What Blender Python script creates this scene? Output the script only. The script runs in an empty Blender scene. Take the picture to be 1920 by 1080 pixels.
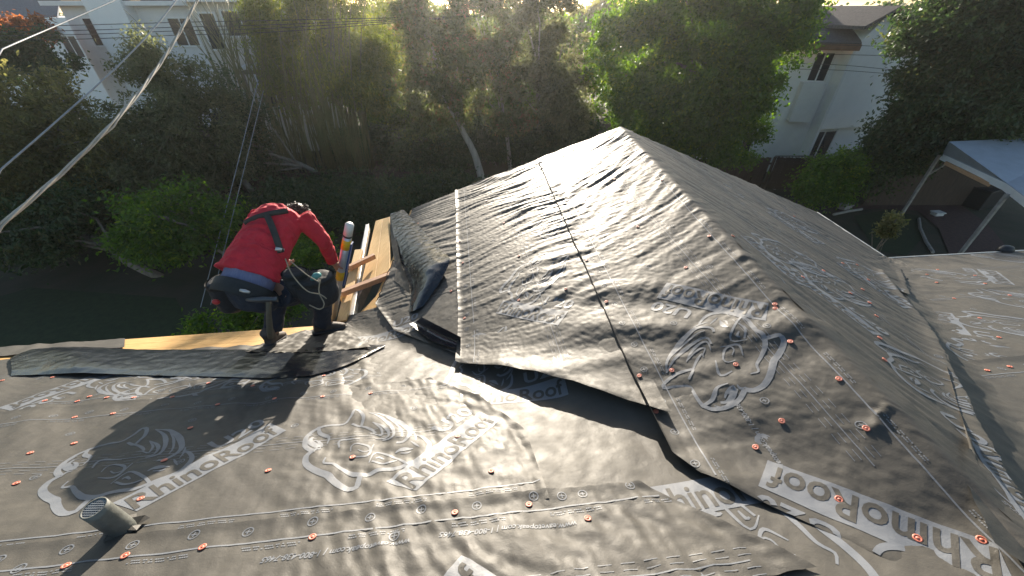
import bpy, bmesh, math, random
import numpy as np
from mathutils import Vector, Matrix
from mathutils.bvhtree import BVHTree
random.seed(7); RNG = np.random.default_rng(7)
SC = bpy.context.scene
COL = SC.collection
rad = math.radians

# ------------------------------------------------------------------ camera, sky, sun, exposure
F, PITCH = 723.0, rad(36.0)           # focal length in pixels of the 1920 px wide photograph
cP, sP = math.cos(PITCH), math.sin(PITCH)
cam_d = bpy.data.cameras.new('camera'); cam = bpy.data.objects.new('camera', cam_d); COL.objects.link(cam)
cam_d.sensor_width = 36.0; cam_d.lens = 36.0 * F / 1920.0; cam_d.clip_start = 0.05; cam_d.clip_end = 2000
cam.rotation_euler = (rad(90) - PITCH, 0, 0)
SC.camera = cam
SUN_EL, SUN_AZ = rad(11.5), rad(-3.5)   # azimuth measured from +Y towards +X
w = bpy.data.worlds.new('World'); SC.world = w; w.use_nodes = True
nt = w.node_tree; bg = nt.nodes['Background']
sky = nt.nodes.new('ShaderNodeTexSky'); sky.sky_type = 'NISHITA'; sky.sun_disc = False
sky.sun_elevation = SUN_EL; sky.sun_rotation = SUN_AZ
nt.links.new(sky.outputs[0], bg.inputs[0]); bg.inputs[1].default_value = 0.085
sd = bpy.data.lights.new('sun', 'SUN'); sd.energy = 5.0; sd.angle = rad(0.55); sd.color = (1.0, 0.89, 0.74)
so = bpy.data.objects.new('sun', sd); COL.objects.link(so)
sdir = Vector((math.sin(SUN_AZ) * math.cos(SUN_EL), math.cos(SUN_AZ) * math.cos(SUN_EL), math.sin(SUN_EL)))
so.rotation_euler = sdir.to_track_quat('Z', 'Y').to_euler()
SC.view_settings.view_transform = 'Standard'; SC.view_settings.look = 'None'
SC.view_settings.exposure = 1.4; SC.view_settings.gamma = 1.0; SC.view_settings.use_curve_mapping = False

# ------------------------------------------------------------------ pixel helpers (photograph pixels, 1920 x 1080)
def ray(u, v):
    x = (u - 960) / F; y = (540 - v) / F
    return np.array([x, cP + y * sP, -sP + y * cP])
def at_y(u, v, y): r = ray(u, v); return r * (y / r[1])
def at_z(u, v, z): r = ray(u, v); return r * (z / r[2])
def at_t(u, v, t): return ray(u, v) * t
def unit(a): a = np.asarray(a, float); return a / np.linalg.norm(a)

# ------------------------------------------------------------------ numpy gradient noise
_perm = np.random.default_rng(3).permutation(4096)
def _h(ix, iy, seed): return _perm[(_perm[(ix + seed * 131) & 4095] + iy) & 4095]
def noise(x, y, seed=0):
    x = np.asarray(x, float); y = np.asarray(y, float)
    xi = np.floor(x).astype(int); yi = np.floor(y).astype(int); fx = x - xi; fy = y - yi
    def g(a, b, dx, dy):
        ang = _h(a, b, seed) * (2 * math.pi / 4096); return np.cos(ang) * dx + np.sin(ang) * dy
    u = fx * fx * fx * (fx * (fx * 6 - 15) + 10); v = fy * fy * fy * (fy * (fy * 6 - 15) + 10)
    n0 = g(xi, yi, fx, fy) * (1 - u) + g(xi + 1, yi, fx - 1, fy) * u
    n1 = g(xi, yi + 1, fx, fy - 1) * (1 - u) + g(xi + 1, yi + 1, fx - 1, fy - 1) * u
    return (n0 * (1 - v) + n1 * v) * 1.5
def sstep(a, b, x): t = np.clip((x - a) / (b - a), 0, 1); return t * t * (3 - 2 * t)

# ------------------------------------------------------------------ materials
MATS = {}
def mat(name, col, rough=0.6, metal=0.0, spec=0.5, noise_scale=0, noise_amt=0.0, bump=0.0, bump_scale=80, col2=None, rough_var=0.0, coord='Object', stretch=None, coat=0):
    if name in MATS: return MATS[name]
    m = bpy.data.materials.new(name); m.use_nodes = True; t = m.node_tree; b = t.nodes['Principled BSDF']
    b.inputs['Base Color'].default_value = (*col, 1); b.inputs['Roughness'].default_value = rough
    b.inputs['Metallic'].default_value = metal; b.inputs['Specular IOR Level'].default_value = spec
    if coat: b.inputs['Coat Weight'].default_value = coat
    if noise_scale or bump:
        tc = t.nodes.new('ShaderNodeTexCoord'); vec = tc.outputs[coord]
        if stretch:
            mp = t.nodes.new('ShaderNodeMapping'); mp.inputs['Scale'].default_value = stretch
            t.links.new(vec, mp.inputs[0]); vec = mp.outputs[0]
    if noise_scale:
        n = t.nodes.new('ShaderNodeTexNoise'); n.inputs['Scale'].default_value = noise_scale; n.inputs['Detail'].default_value = 6
        n.inputs['Roughness'].default_value = 0.65
        t.links.new(vec, n.inputs['Vector'])
        cr = t.nodes.new('ShaderNodeValToRGB'); cr.color_ramp.elements[0].position = 0.3; cr.color_ramp.elements[1].position = 0.7
        c2 = col2 if col2 else tuple(c * (1 - noise_amt) for c in col)
        cr.color_ramp.elements[0].color = (*c2, 1); cr.color_ramp.elements[1].color = (*(tuple(min(1, c * (1 + noise_amt)) for c in col) if not col2 else col), 1)
        t.links.new(n.outputs['Fac'], cr.inputs[0]); t.links.new(cr.outputs[0], b.inputs['Base Color'])
        if rough_var:
            mr = t.nodes.new('ShaderNodeMapRange'); mr.inputs['To Min'].default_value = rough - rough_var; mr.inputs['To Max'].default_value = rough + rough_var
            mr.inputs['From Min'].default_value = 0.3; mr.inputs['From Max'].default_value = 0.7
            t.links.new(n.outputs['Fac'], mr.inputs[0]); t.links.new(mr.outputs[0], b.inputs['Roughness'])
    if bump:
        n2 = t.nodes.new('ShaderNodeTexNoise'); n2.inputs['Scale'].default_value = bump_scale; n2.inputs['Detail'].default_value = 4
        t.links.new(vec, n2.inputs['Vector'])
        bp = t.nodes.new('ShaderNodeBump'); bp.inputs['Strength'].default_value = bump; bp.inputs['Distance'].default_value = 0.01
        t.links.new(n2.outputs['Fac'], bp.inputs['Height']); t.links.new(bp.outputs[0], b.inputs['Normal'])
    MATS[name] = m; return m

def membrane_mat(name, col, rough, dust=None, spec=0.5, crumple=.28):
    """woven coated sheet: mottled colour, uneven gloss, fine crumple relief"""
    m = bpy.data.materials.new(name); m.use_nodes = True; t = m.node_tree; b = t.nodes['Principled BSDF']; L = t.links.new
    tc = t.nodes.new('ShaderNodeTexCoord')
    def N(sc, det=5, ro=0.6):
        n = t.nodes.new('ShaderNodeTexNoise'); n.inputs['Scale'].default_value = sc; n.inputs['Detail'].default_value = det; n.inputs['Roughness'].default_value = ro
        L(tc.outputs['Object'], n.inputs['Vector']); return n
    n1 = N(2.2, 8, 0.7); cr = t.nodes.new('ShaderNodeValToRGB')
    cr.color_ramp.elements[0].position = 0.32; cr.color_ramp.elements[1].position = 0.72
    d = dust or tuple(c * 1.5 for c in col)
    cr.color_ramp.elements[0].color = (*col, 1); cr.color_ramp.elements[1].color = (*d, 1)
    L(n1.outputs['Fac'], cr.inputs[0]); L(cr.outputs[0], b.inputs['Base Color'])
    n2 = N(9, 6); mr = t.nodes.new('ShaderNodeMapRange'); mr.inputs['From Min'].default_value = .3; mr.inputs['From Max'].default_value = .7
    mr.inputs['To Min'].default_value = rough - .07; mr.inputs['To Max'].default_value = rough + .09
    L(n2.outputs['Fac'], mr.inputs[0]); L(mr.outputs[0], b.inputs['Roughness'])
    n3 = N(45, 3, .55); b1 = t.nodes.new('ShaderNodeBump'); b1.inputs['Strength'].default_value = crumple; b1.inputs['Distance'].default_value = .004
    L(n3.outputs['Fac'], b1.inputs['Height'])
    n4 = N(260, 2); b2 = t.nodes.new('ShaderNodeBump'); b2.inputs['Strength'].default_value = .35; b2.inputs['Distance'].default_value = .0012
    L(n4.outputs['Fac'], b2.inputs['Height']); L(b1.outputs[0], b2.inputs['Normal']); L(b2.outputs[0], b.inputs['Normal'])
    b.inputs['Specular IOR Level'].default_value = spec
    MATS[name] = m; return m
M_MEM = membrane_mat('membrane_top', (.050, .047, .042), .55, (.080, .074, .063), .33)
M_PRT = membrane_mat('membrane_print', (.11, .12, .138), .52, (.165, .178, .198))
M_UND = membrane_mat('membrane_underside', (.010, .013, .019), .20, (.018, .023, .031), .6, .14)
M_WOOD = mat('new_pine', (.70, .47, .20), .6, noise_scale=6, col2=(.54, .33, .12), bump=.15, bump_scale=60, stretch=(9, 1, 9))
M_PLY = mat('plywood', (.56, .35, .12), .65, noise_scale=5, col2=(.42, .235, .07), bump=.15, bump_scale=90, stretch=(1.2, 9, 9))
M_RED = mat('redwood_block', (.52, .30, .17), .65, noise_scale=8, noise_amt=.25, bump=.15, stretch=(1, 8, 8))
M_OLD = mat('weathered_board', (.22, .19, .16), .8, noise_scale=10, noise_amt=.35, bump=.3, bump_scale=40)
M_NAIL = mat('nail_cap', (.60, .19, .125), .45, noise_scale=3, noise_amt=.12)
M_METAL = mat('galvanised', (.62, .62, .60), .38, metal=.9, noise_scale=9, noise_amt=.15)
M_WHITE = mat('white_paint', (.78, .78, .76), .5, noise_scale=4, noise_amt=.06)
M_DARK = mat('dark_plastic', (.02, .021, .024), .45, noise_scale=10, noise_amt=.2)
M_STUC = mat('house_stucco', (.55, .52, .46), .9, noise_scale=30, noise_amt=.06, bump=.4, bump_scale=120)

# ------------------------------------------------------------------ object helpers
def mk(name, verts, faces, m=None, parent=None, smooth=False, loc=None, kind=None):
    me = bpy.data.meshes.new(name)
    verts = np.asarray(verts, float)
    if isinstance(faces, np.ndarray):
        nf, k = faces.shape
        me.vertices.add(len(verts)); me.vertices.foreach_set('co', verts.astype(np.float32).ravel())
        me.loops.add(nf * k); me.loops.foreach_set('vertex_index', faces.astype(np.int32).ravel())
        me.polygons.add(nf); me.polygons.foreach_set('loop_start', np.arange(0, nf * k, k, dtype=np.int32))
        me.update(calc_edges=True)
    else:
        me.from_pydata([tuple(v) for v in verts], [], faces); me.update()
    if smooth: me.polygons.foreach_set('use_smooth', np.ones(len(me.polygons), bool))
    o = bpy.data.objects.new(name, me); COL.objects.link(o)
    if m: me.materials.append(m)
    if parent: o.parent = parent; 
    if loc is not None: o.location = loc
    if kind: o['kind'] = kind
    return o
def tag(o, label, cat, group=None):
    o['label'] = label; o['category'] = cat
    if group: o['group'] = group
    return o
def empty(name, loc=(0, 0, 0), label=None, cat=None, group=None):
    o = bpy.data.objects.new(name, None); COL.objects.link(o); o.location = loc; o.empty_display_size = .1
    if label: tag(o, label, cat, group)
    return o
class MB:
    def __init__(s): s.v = []; s.f = []
    def add(s, vs, fs):
        n = len(s.v); s.v += [tuple(map(float, q)) for q in vs]; s.f += [tuple(i + n for i in f) for f in fs]; return s
    def box(s, a, b):
        (x0, y0, z0), (x1, y1, z1) = a, b
        return s.add([(x0, y0, z0), (x1, y0, z0), (x1, y1, z0), (x0, y1, z0), (x0, y0, z1), (x1, y0, z1), (x1, y1, z1), (x0, y1, z1)],
                     [(3, 2, 1, 0), (4, 5, 6, 7), (0, 1, 5, 4), (1, 2, 6, 5), (2, 3, 7, 6), (3, 0, 4, 7)])
    def beam(s, p, q, wd, th, up=(0, 0, 1)):
        """box from p to q; wd across, th along up"""
        p = np.asarray(p, float); q = np.asarray(q, float); d = unit(q - p); up = np.asarray(up, float)
        a = unit(np.cross(d, up)); n = np.cross(a, d); a = a * wd / 2; n = n * th / 2
        vs = [e + i * a + j * n for e in (p, q) for i, j in ((-1, -1), (1, -1), (1, 1), (-1, 1))]
        return s.add(vs, [(0, 1, 2, 3), (7, 6, 5, 4), (0, 4, 5, 1), (1, 5, 6, 2), (2, 6, 7, 3), (3, 7, 4, 0)])
    def prism(s, poly, n):
        k = len(poly); poly = [np.asarray(p, float) for p in poly]; n = np.asarray(n, float)
        return s.add(poly + [p + n for p in poly], [tuple(range(k - 1, -1, -1)), tuple(range(k, 2 * k))] + [(i, (i + 1) % k, (i + 1) % k + k, i + k) for i in range(k)])
    def tube(s, pts, rs, n=8, cap=True):
        pts = [np.asarray(p, float) for p in pts]
        if np.isscalar(rs): rs = [rs] * len(pts)
        up = np.array([0.0, 0, 1]); vs = []; fs = []; a = None
        for i, p in enumerate(pts):
            d = unit(pts[min(i + 1, len(pts) - 1)] - pts[max(i - 1, 0)])
            if a is None: a = unit(np.cross(d, up if abs(d[2]) < .95 else np.array([1.0, 0, 0])))
            else: a = unit(a - d * d.dot(a))
            b = np.cross(d, a)
            for k in range(n):
                t = 2 * math.pi * k / n; vs.append(p + rs[i] * (math.cos(t) * a + math.sin(t) * b))
        for i in range(len(pts) - 1):
            for k in range(n):
                fs.append((i * n + k, i * n + (k + 1) % n, (i + 1) * n + (k + 1) % n, (i + 1) * n + k))
        if cap: fs += [tuple(range(n - 1, -1, -1)), tuple(range((len(pts) - 1) * n, len(pts) * n))]
        return s.add(vs, fs)
    def loft(s, rings, cap=True):
        """rings: (centre, axis_a, axis_b) with scaled axes"""
        n = 20; vs = []; fs = []
        for c, a, b in rings:
            c, a, b = map(lambda q: np.asarray(q, float), (c, a, b))
            for k in range(n):
                t = 2 * math.pi * k / n; vs.append(c + a * math.cos(t) + b * math.sin(t))
        for i in range(len(rings) - 1):
            for k in range(n): fs.append((i * n + k, i * n + (k + 1) % n, (i + 1) * n + (k + 1) % n, (i + 1) * n + k))
        if cap: fs += [tuple(range(n - 1, -1, -1)), tuple(range((len(rings) - 1) * n, len(rings) * n))]
        return s.add(vs, fs)
    def ball(s, c, r, n=10, m=7):
        c = np.asarray(c, float); r = np.asarray(r, float) if not np.isscalar(r) else np.array([r] * 3)
        rings = [(c + np.array([0, 0, r[2] * math.cos(math.pi * i / m)]), (max(1e-4, r[0] * math.sin(math.pi * i / m)), 0, 0), (0, max(1e-4, r[1] * math.sin(math.pi * i / m)), 0)) for i in range(m + 1)]
        return s.loft(rings)
    def build(s, name, m=None, parent=None, smooth=False, kind=None):
        o = mk(name, s.v, s.f, m, parent, smooth, kind=kind); return o
def bevel(o, wd=.004, seg=2):
    b = o.modifiers.new('bevel', 'BEVEL'); b.width = wd; b.segments = seg; b.limit_method = 'ANGLE'; return o

# ------------------------------------------------------------------ roof planes
GZ = -7.8                                  # ground level below the camera
EZ = -2.6                                  # eaves
R1 = np.array([1.50, 5.58, -1.335]); R2 = np.array([1.574, .526, -1.335]); RD = unit(R2 - R1)
E1 = np.array([-4.86, 2.63, EZ]); E2 = np.array([-1.74, 2.97, EZ]); CC = np.array([4.81, 4.22, EZ])
class Plane:
    def __init__(s, O, U, V):
        s.O = np.asarray(O, float); s.U = unit(U); V = np.asarray(V, float); s.V = unit(V - s.U * s.U.dot(V))
        s.N = np.cross(s.U, s.V)
        if s.N[2] < 0: s.N = -s.N
    def uv(s, u, v):
        r = ray(u, v); p = r * (s.N.dot(s.O) / s.N.dot(r)) - s.O; return np.array([p.dot(s.U), p.dot(s.V)])
    def xyz(s, u, v, h=0.0):
        u, v, h = np.broadcast_arrays(np.asarray(u, float), np.asarray(v, float), np.asarray(h, float))
        return s.O + u[..., None] * s.U + v[..., None] * s.V + h[..., None] * s.N
ua = unit(E2 - E1); PA = Plane(E2, ua, np.array([ua[1], -ua[0], .43]))
PB = Plane(E2 - RD * (E2 - R1).dot(RD), RD, R1 - E2)
PC = Plane(CC, -RD, R1 - CC)
ud = unit(np.array([6.77, 4.41, EZ]) - CC); PD = Plane(CC, ud, np.array([ud[1], -ud[0], .317]))

def aniso(u, v, ang, fq, fp, seed, warp=.25):
    c, s = math.cos(ang), math.sin(ang); p = u * c + v * s; q = -u * s + v * c      # crests run along angle ang
    q = q + warp * noise(u * 1.1, v * 1.1, seed + 50)
    return noise(q * fq, p * fp, seed)
def wr_A(u, v):
    m1 = sstep(-.2, .35, noise(u * .9 + 3, v * .9, 5)); 
    right = sstep(.3, 1.2, u) 
    h = .010 * aniso(u, v, rad(52), 7, .9, 1) * (.35 + .9 * m1) + .0045 * aniso(u, v, rad(62), 15, 2.0, 2) * (.5 + right)
    h += .0035 * aniso(u, v, rad(20), 18, 5, 3) * (.4 + .8 * right) + .0014 * noise(u * 26, v * 26, 4) * (.5 + right) + .0034 * aniso(u, v, rad(78), 28, 4, 6, .06) * (.25 + right)
    return h
def wr_B(u, v):
    t = sstep(2.2, 2.7, v - .07 * u)
    near = sstep(2.6, 4.2, u)
    k = 1 - .55 * near
    a = aniso(u, v, rad(97), 7, 1.0, 11, .26) * (1 - t) + aniso(u, v, rad(130), 6.5, .9, 12, .3) * t
    b = aniso(u, v, rad(92), 16, 1.8, 13, .2) * (1 - t) + aniso(u, v, rad(124), 15, 1.8, 14, .2) * t
    m2 = .55 + .75 * sstep(-.35, .35, noise(u * .9 + 7, v * .9, 19)); a = a * m2; b = b * m2
    h = .0088 * a * k + .0068 * b * k + .0020 * noise(u * 34, v * 34, 15) + .0018 * aniso(u, v, rad(95), 32, 4, 18, .06) * k
    h += near * .024 * aniso(u, v, rad(70), 3.2, .8, 16, .3) + near * .006 * aniso(u, v, rad(100), 8, 1.0, 17, .3)
    return h
def wr_C(u, v):
    return .0062 * aniso(u, v, rad(40), 11, .8, 21, .2) + .0036 * aniso(u, v, rad(30), 24, 2.2, 22, .1) + .0012 * noise(u * 30, v * 30, 23)
def wr_D(u, v):
    return .004 * noise(u * 3, v * 4, 31) + .002 * aniso(u, v, rad(80), 9, 2, 32) + .0012 * noise(u * 24, v * 24, 33)

# ------------------------------------------------------------------ the house being reroofed
house = empty('house', (0, 3, GZ), 'house under reroofing, its gabled roof covered in grey printed underlayment', 'house')
def hp(o):                                  # parent with world coordinates kept
    o.parent = house; o.matrix_parent_inverse = Matrix.Translation((0, -3, -GZ)); return o
def part(mb, name, m, smooth=False, kind=None): return hp(mb.build(name, m, None, smooth, kind))

def deck(P, pts, name):
    poly = [P.xyz(u, v, -.012) for u, v in pts]
    return part(MB().prism(poly, -P.N * .018), name, M_PLY)
RL = 3.515                                  # ridge distance on B and C
VA = 3.05                                   # upper end of slope A
deck(PA, [(-6, .52), (.42, .52), (2.5, VA), (-6, VA)], 'roof_deck')
for _a, _b in ((.0, .172), (.176, .348), (.352, .517)):
    for _c, _d in ((-6, -3.21), (-3.2, -.9), (-.897, .82 * _a)): hp(MB().prism([PA.xyz(_c, _a, -.012), PA.xyz(_d, _a, -.012), PA.xyz(_d + (.12 if _d > -.5 else 0), _b, -.012), PA.xyz(_c, _b, -.012)], -PA.N * .018).build('deck_board', M_PLY))
deck(PB, [(0, .22), (1.6, .30), (2.25, .30), (2.62, .08), (5.6, RL - .01), (0, RL - .01)], 'roof_deck')
deck(PC, [(1.33, 0), (0, 0), (-3.75, RL - .01), (1.33, RL - .01)], 'roof_deck')
deck(PD, [(0, 0), (6, 0), (6, 3.6), (-3.4, 3.6)], 'roof_deck')

class Sheet:
    pass
SHEETS = {}
def sheet(key, P, rows, wr, layer, res=.012, lifts=(), name='underlayment_sheet', m=None, edge_noise=.006, extra=None, seed=0, fold=None):
    """rows: [(left uv, right uv), ...] from the lower edge up; lifts: (side, height, decay, n0, n1)"""
    rows = [(np.asarray(a, float), np.asarray(b, float)) for a, b in rows]
    tt = [0.0]
    for i in range(1, len(rows)): tt.append(tt[-1] + .5 * (np.linalg.norm(rows[i][0] - rows[i - 1][0]) + np.linalg.norm(rows[i][1] - rows[i - 1][1])))
    H = tt[-1]; W = max(np.linalg.norm(b - a) for a, b in rows)
    nu = max(4, int(W / res)); nv = max(3, int(H / res))
    T = np.linspace(0, H, nv + 1); S = np.linspace(0, 1, nu + 1)
    L = np.stack([np.interp(T, tt, [r[0][k] for r in rows]) for k in (0, 1)], -1)
    R = np.stack([np.interp(T, tt, [r[1][k] for r in rows]) for k in (0, 1)], -1)
    UV = L[:, None, :] * (1 - S)[None, :, None] + R[:, None, :] * S[None, :, None]
    U = UV[..., 0]; V = UV[..., 1]
    # uneven cut edges
    e = edge_noise
    fall = np.exp(-T / .15)[:, None]; V = V + fall * e * noise(U * 2.2, U * 0 + seed, 61) 
    h = layer + wr(U, V)
    Wd = np.linalg.norm(R - L, axis=1)[:, None]
    dist = dict(bottom=T[:, None] + 0 * U, top=(H - T)[:, None] + 0 * U, left=S[None, :] * Wd, right=(1 - S)[None, :] * Wd)
    along = dict(bottom=U, top=U, left=V, right=V)
    for (side, hh, dec, n0, n1) in lifts:
        a = along[side]; mod = .85 + .4 * noise(a * 2.3, a * 0 + 3.3, 71 + seed) + .2 * noise(a * 7, a * 0 + 1.3, 72 + seed)
        msk = sstep(n0 - .12, n0 + .12, a) * (1 - sstep(n1 - .12, n1 + .12, a))
        h = h + hh * np.clip(mod, .1, 2) * msk * np.exp(-(dist[side] / dec) ** 1.5)
    if extra is not None: U, V, h = extra(U, V, h, dist)
    X = P.xyz(U, V, h)
    if fold is not None:
        o_ = V > RL; Q = PC.xyz(1.36 - U, 2 * RL - V, h * 0 + .021 + .5 * (h - layer)); b_ = sstep(RL - .012, RL + .012, V)[..., None]
        X = X * (1 - b_) + Q * b_
    X = X.reshape(-1, 3)
    idx = np.arange((nv + 1) * (nu + 1)).reshape(nv + 1, nu + 1)
    Fq = np.stack([idx[:-1, :-1], idx[:-1, 1:], idx[1:, 1:], idx[1:, :-1]], -1).reshape(-1, 4)
    o = hp(mk(name, X, Fq, m or M_MEM, None, True))
    s = Sheet(); s.o = o; s.P = P; s.X = X; s.F = Fq; s.bvh = None; SHEETS[key] = s
    return s
def bvh(s):
    if s.bvh is None: s.bvh = BVHTree.FromPolygons([Vector(v) for v in s.X], s.F.tolist(), epsilon=0.0)
    return s.bvh

# slope A: three courses, running along the eave
PX = lambda P, *q: [P.uv(*p) for p in q]
sheet('A1', PA, [((-5.2, .02), (-2.02, .02)), ((-5.2, .30), (-1.80, .30))], wr_A, .004, .02)
sheet('A1b', PA, [((-5.2, .29), (.50, .56)), ((-5.2, .8), (.62, .8)), ((-5.2, 1.57), (1.16, 1.57))], wr_A, .006, .013)
sheet('A2', PA, [((-5.2, 1.36), (1.06, 1.50)), ((-5.2, 1.75), (1.37, 1.80)), ((-5.2, 2.1), (1.60, 2.18)), ((-5.2, 2.66), (1.63, 2.66))], wr_A, .011, .011,
      lifts=[('right', .012, .03, 1.3, 2.8), ('bottom', .006, .03, -6, 2)], seed=1)
sheet('A3', PA, [((-5.2, 2.55), (2.00, 2.62)), ((-5.2, VA), (2.38, VA))], wr_A, .016, .011, lifts=[('bottom', .008, .035, -6, 3), ('right', .012, .03, 2, 4)], seed=2)
# valley strip between A and B
def valley():
    # along the crease, bent across
    nrm = unit(np.cross(PA.N, PB.N)); nrm = nrm if nrm[2] > 0 else -nrm
    tot = 4.45; res = .014; ns = int((tot + .1) / res); half = .78; nc = int(2 * half / res)
    S = np.linspace(.02, tot, ns)[:, None]; C = np.linspace(-half, half, nc)[None, :]
    dA = -np.cross(nrm, PA.N); dA = dA if dA.dot(PA.U) < 0 else -dA
    dB = np.cross(nrm, PB.N); dB = dB if dB[0] > 0 else -dB
    wd = np.clip(.12 + .9 * S, 0, 1)                                    # narrow at the eave corner
    Cc = C * wd
    r = .10
    soft = np.sqrt(Cc ** 2 + r * r)                                      # rounded crease
    a = .5 * (soft - Cc); b = .5 * (soft + Cc)
    X = E2 + S[..., None] * nrm + a[..., None] * dA + b[..., None] * dB
    nn = np.where((Cc < 0)[..., None], PA.N, PB.N)
    q = noise(S * 6 + 2 * C, C * 3 + S * 2, 91) * .008 + noise(S * 14, C * 9, 92) * .004 + .0018 * noise(S * 33, C * 33, 93)
    q = np.abs(q + .002) * .7 - .012 * np.exp(-(Cc / .12) ** 2) + .002
    X = X + nn * 0 + np.array([0, 0, 1.0]) * q[..., None]
    i = np.arange(ns * nc).reshape(ns, nc)
    Fq = np.stack([i[:-1, :-1], i[:-1, 1:], i[1:, 1:], i[1:, :-1]], -1).reshape(-1, 4); X = X.reshape(-1, 3)
    keep = ((X - PB.O) @ PB.V) < RL - .10; Fq = Fq[keep[Fq].all(1)]; used = np.unique(Fq); re_ = np.zeros(len(X), int); re_[used] = np.arange(len(used)); X = X[used]; Fq = re_[Fq]      # stop short of the ridge
    o = hp(mk('valley_sheet', X, Fq, M_MEM, None, True)); s = Sheet(); s.o = o; s.P = None; s.X = X; s.F = Fq; s.bvh = None; SHEETS['V'] = s
valley()
# slope B
def seg_d(U, V, a, b):
    d = b - a; t = np.clip(((U - a[0]) * d[0] + (V - a[1]) * d[1]) / d.dot(d), 0, 1); return np.hypot(U - a[0] - t * d[0], V - a[1] - t * d[1]), t
def pucker(U, V, h, dist):
    for (p, q, hh, w0, w1) in (((1648, 782), (1640, 806), .032, .014, .022), ((1640, 806), (1600, 885), .030, .022, .07), ((1648, 782), (1662, 766), .030, .012, .010), ((1662, 766), (1690, 769), .020, .009, .006), ((1640, 800), (1520, 815), .014, .02, .04), ((1632, 760), (1560, 745), .010, .02, .03)):
        d, t = seg_d(U, V, PB.uv(*p), PB.uv(*q)); wd = w0 + (w1 - w0) * t; h = h + .28 * hh * (1 - .55 * t) * np.exp(-(d / wd) ** 2) * (1 + .3 * noise(U * 40, V * 40, 44))
    return U, V, h
sheet('B1', PB, [((0, .26), (1.62, .36)), ((0, .33), (2.45, .38)), ((0, .7), (3.0, .75)), ((0, 1.15), (3.60, 1.50))], wr_B, .004, .013, lifts=[('right', .02, .06, 0, 3)], seed=3)
sheet('B2', PB, [((-.02, 1.0), (3.66, 1.45)), ((-.02, 1.5), (3.86, 1.85)), ((-.02, 2.0), (4.10, 2.25)), ((-.02, 2.42), (4.42, 2.68))], wr_B, .010, .0125,
      lifts=[('bottom', .016, .022, -1, 9), ('right', .07, .16, 0, 9)], seed=4)
sheet('B3', PB, [((-.02, 2.30), (4.37, 2.59)), ((-.02, 2.34), (4.63, 2.62)), ((-.02, 2.42), (4.74, 2.69)), ((-.02, 2.85), (5.13, 3.15)), ((-.02, RL + .14), (5.5, RL + .12))], wr_B, .017, .0125, fold=1, extra=pucker,
      lifts=[('bottom', .010, .022, -1, 9), ('right', .095, .18, 0, 9)], seed=5)
# slope C
sheet('C1', PC, [((-.12, 0.0), (1.37, -.02)), ((-1.25, 1.15), (1.37, 1.25)), ((-1.45, 1.38), (1.37, 1.40))], wr_C, .004, .014, lifts=[('left', .03, .08, -9, 9)], seed=6)
sheet('C2', PC, [((-1.02, 1.25), (1.37, 1.25)), ((-2.05, 1.9), (1.37, 1.9)), ((-2.62, 2.48), (1.37, 2.55))], wr_C, .010, .014, lifts=[('left', .035, .08, -9, 9), ('bottom', .010, .03, -9, 9)], seed=7)
sheet('C3', PC, [((-2.5, 2.38), (1.37, 2.45)), ((-3.2, 3.05), (1.37, 3.05)), ((-3.75, RL), (1.37, RL))], wr_C, .016, .014, lifts=[('left', .03, .08, -9, 9), ('bottom', .008, .03, -9, 9)], seed=8)
# slope D
sheet('D1', PD, [((-.02, 0.02), (5, 0.02)), ((-1.2, 1.33), (5, 1.33))], wr_D, .004, .02, seed=9)
sheet('D2', PD, [((-1.30, 1.21), (5, 1.24)), ((-2.3, 2.5), (5, 2.5))], wr_D, .010, .017, lifts=[('bottom', .010, .04, -9, 9)], seed=10)
sheet('D3', PD, [((-2.35, 2.40), (5, 2.40)), ((-3.2, 3.5), (5, 3.5))], wr_D, .016, .015, lifts=[('bottom', .010, .04, -9, 9)], seed=11)
# valley strip between C and D
def valley2():
    nrm = unit(np.cross(PC.N, PD.N)); nrm = nrm if nrm[2] > 0 else -nrm
    tot = 5.2; ns, nc = 300, 70; S = np.linspace(.02, tot, ns)[:, None]; C = np.linspace(-.5, .5, nc)[None, :]
    dC = np.cross(nrm, PC.N); dC = dC if dC.dot(PC.U) > 0 else -dC
    dD = np.cross(nrm, PD.N); dD = dD if dD[0] > 0 else -dD
    wd = np.clip(.15 + .8 * S, 0, 1); Cc = C * wd; soft = np.sqrt(Cc ** 2 + .07 ** 2)
    X = CC + S[..., None] * nrm + (.5 * (soft - Cc))[..., None] * dC + (.5 * (soft + Cc))[..., None] * dD
    X = X + np.array([0, 0, 1.0]) * (noise(S * 7, C * 6, 97) * .008 + noise(S * 18, C * 14, 98) * .003 + .004)[..., None]
    i = np.arange(ns * nc).reshape(ns, nc); Fq = np.stack([i[:-1, :-1], i[:-1, 1:], i[1:, 1:], i[1:, :-1]], -1).reshape(-1, 4)
    o = hp(mk('valley_sheet', X.reshape(-1, 3), Fq, M_MEM, None, True)); s_ = Sheet(); s_.o = o; s_.X = X.reshape(-1, 3); s_.F = Fq; s_.bvh = None; s_.P = None; SHEETS['V2'] = s_
valley2()

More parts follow.
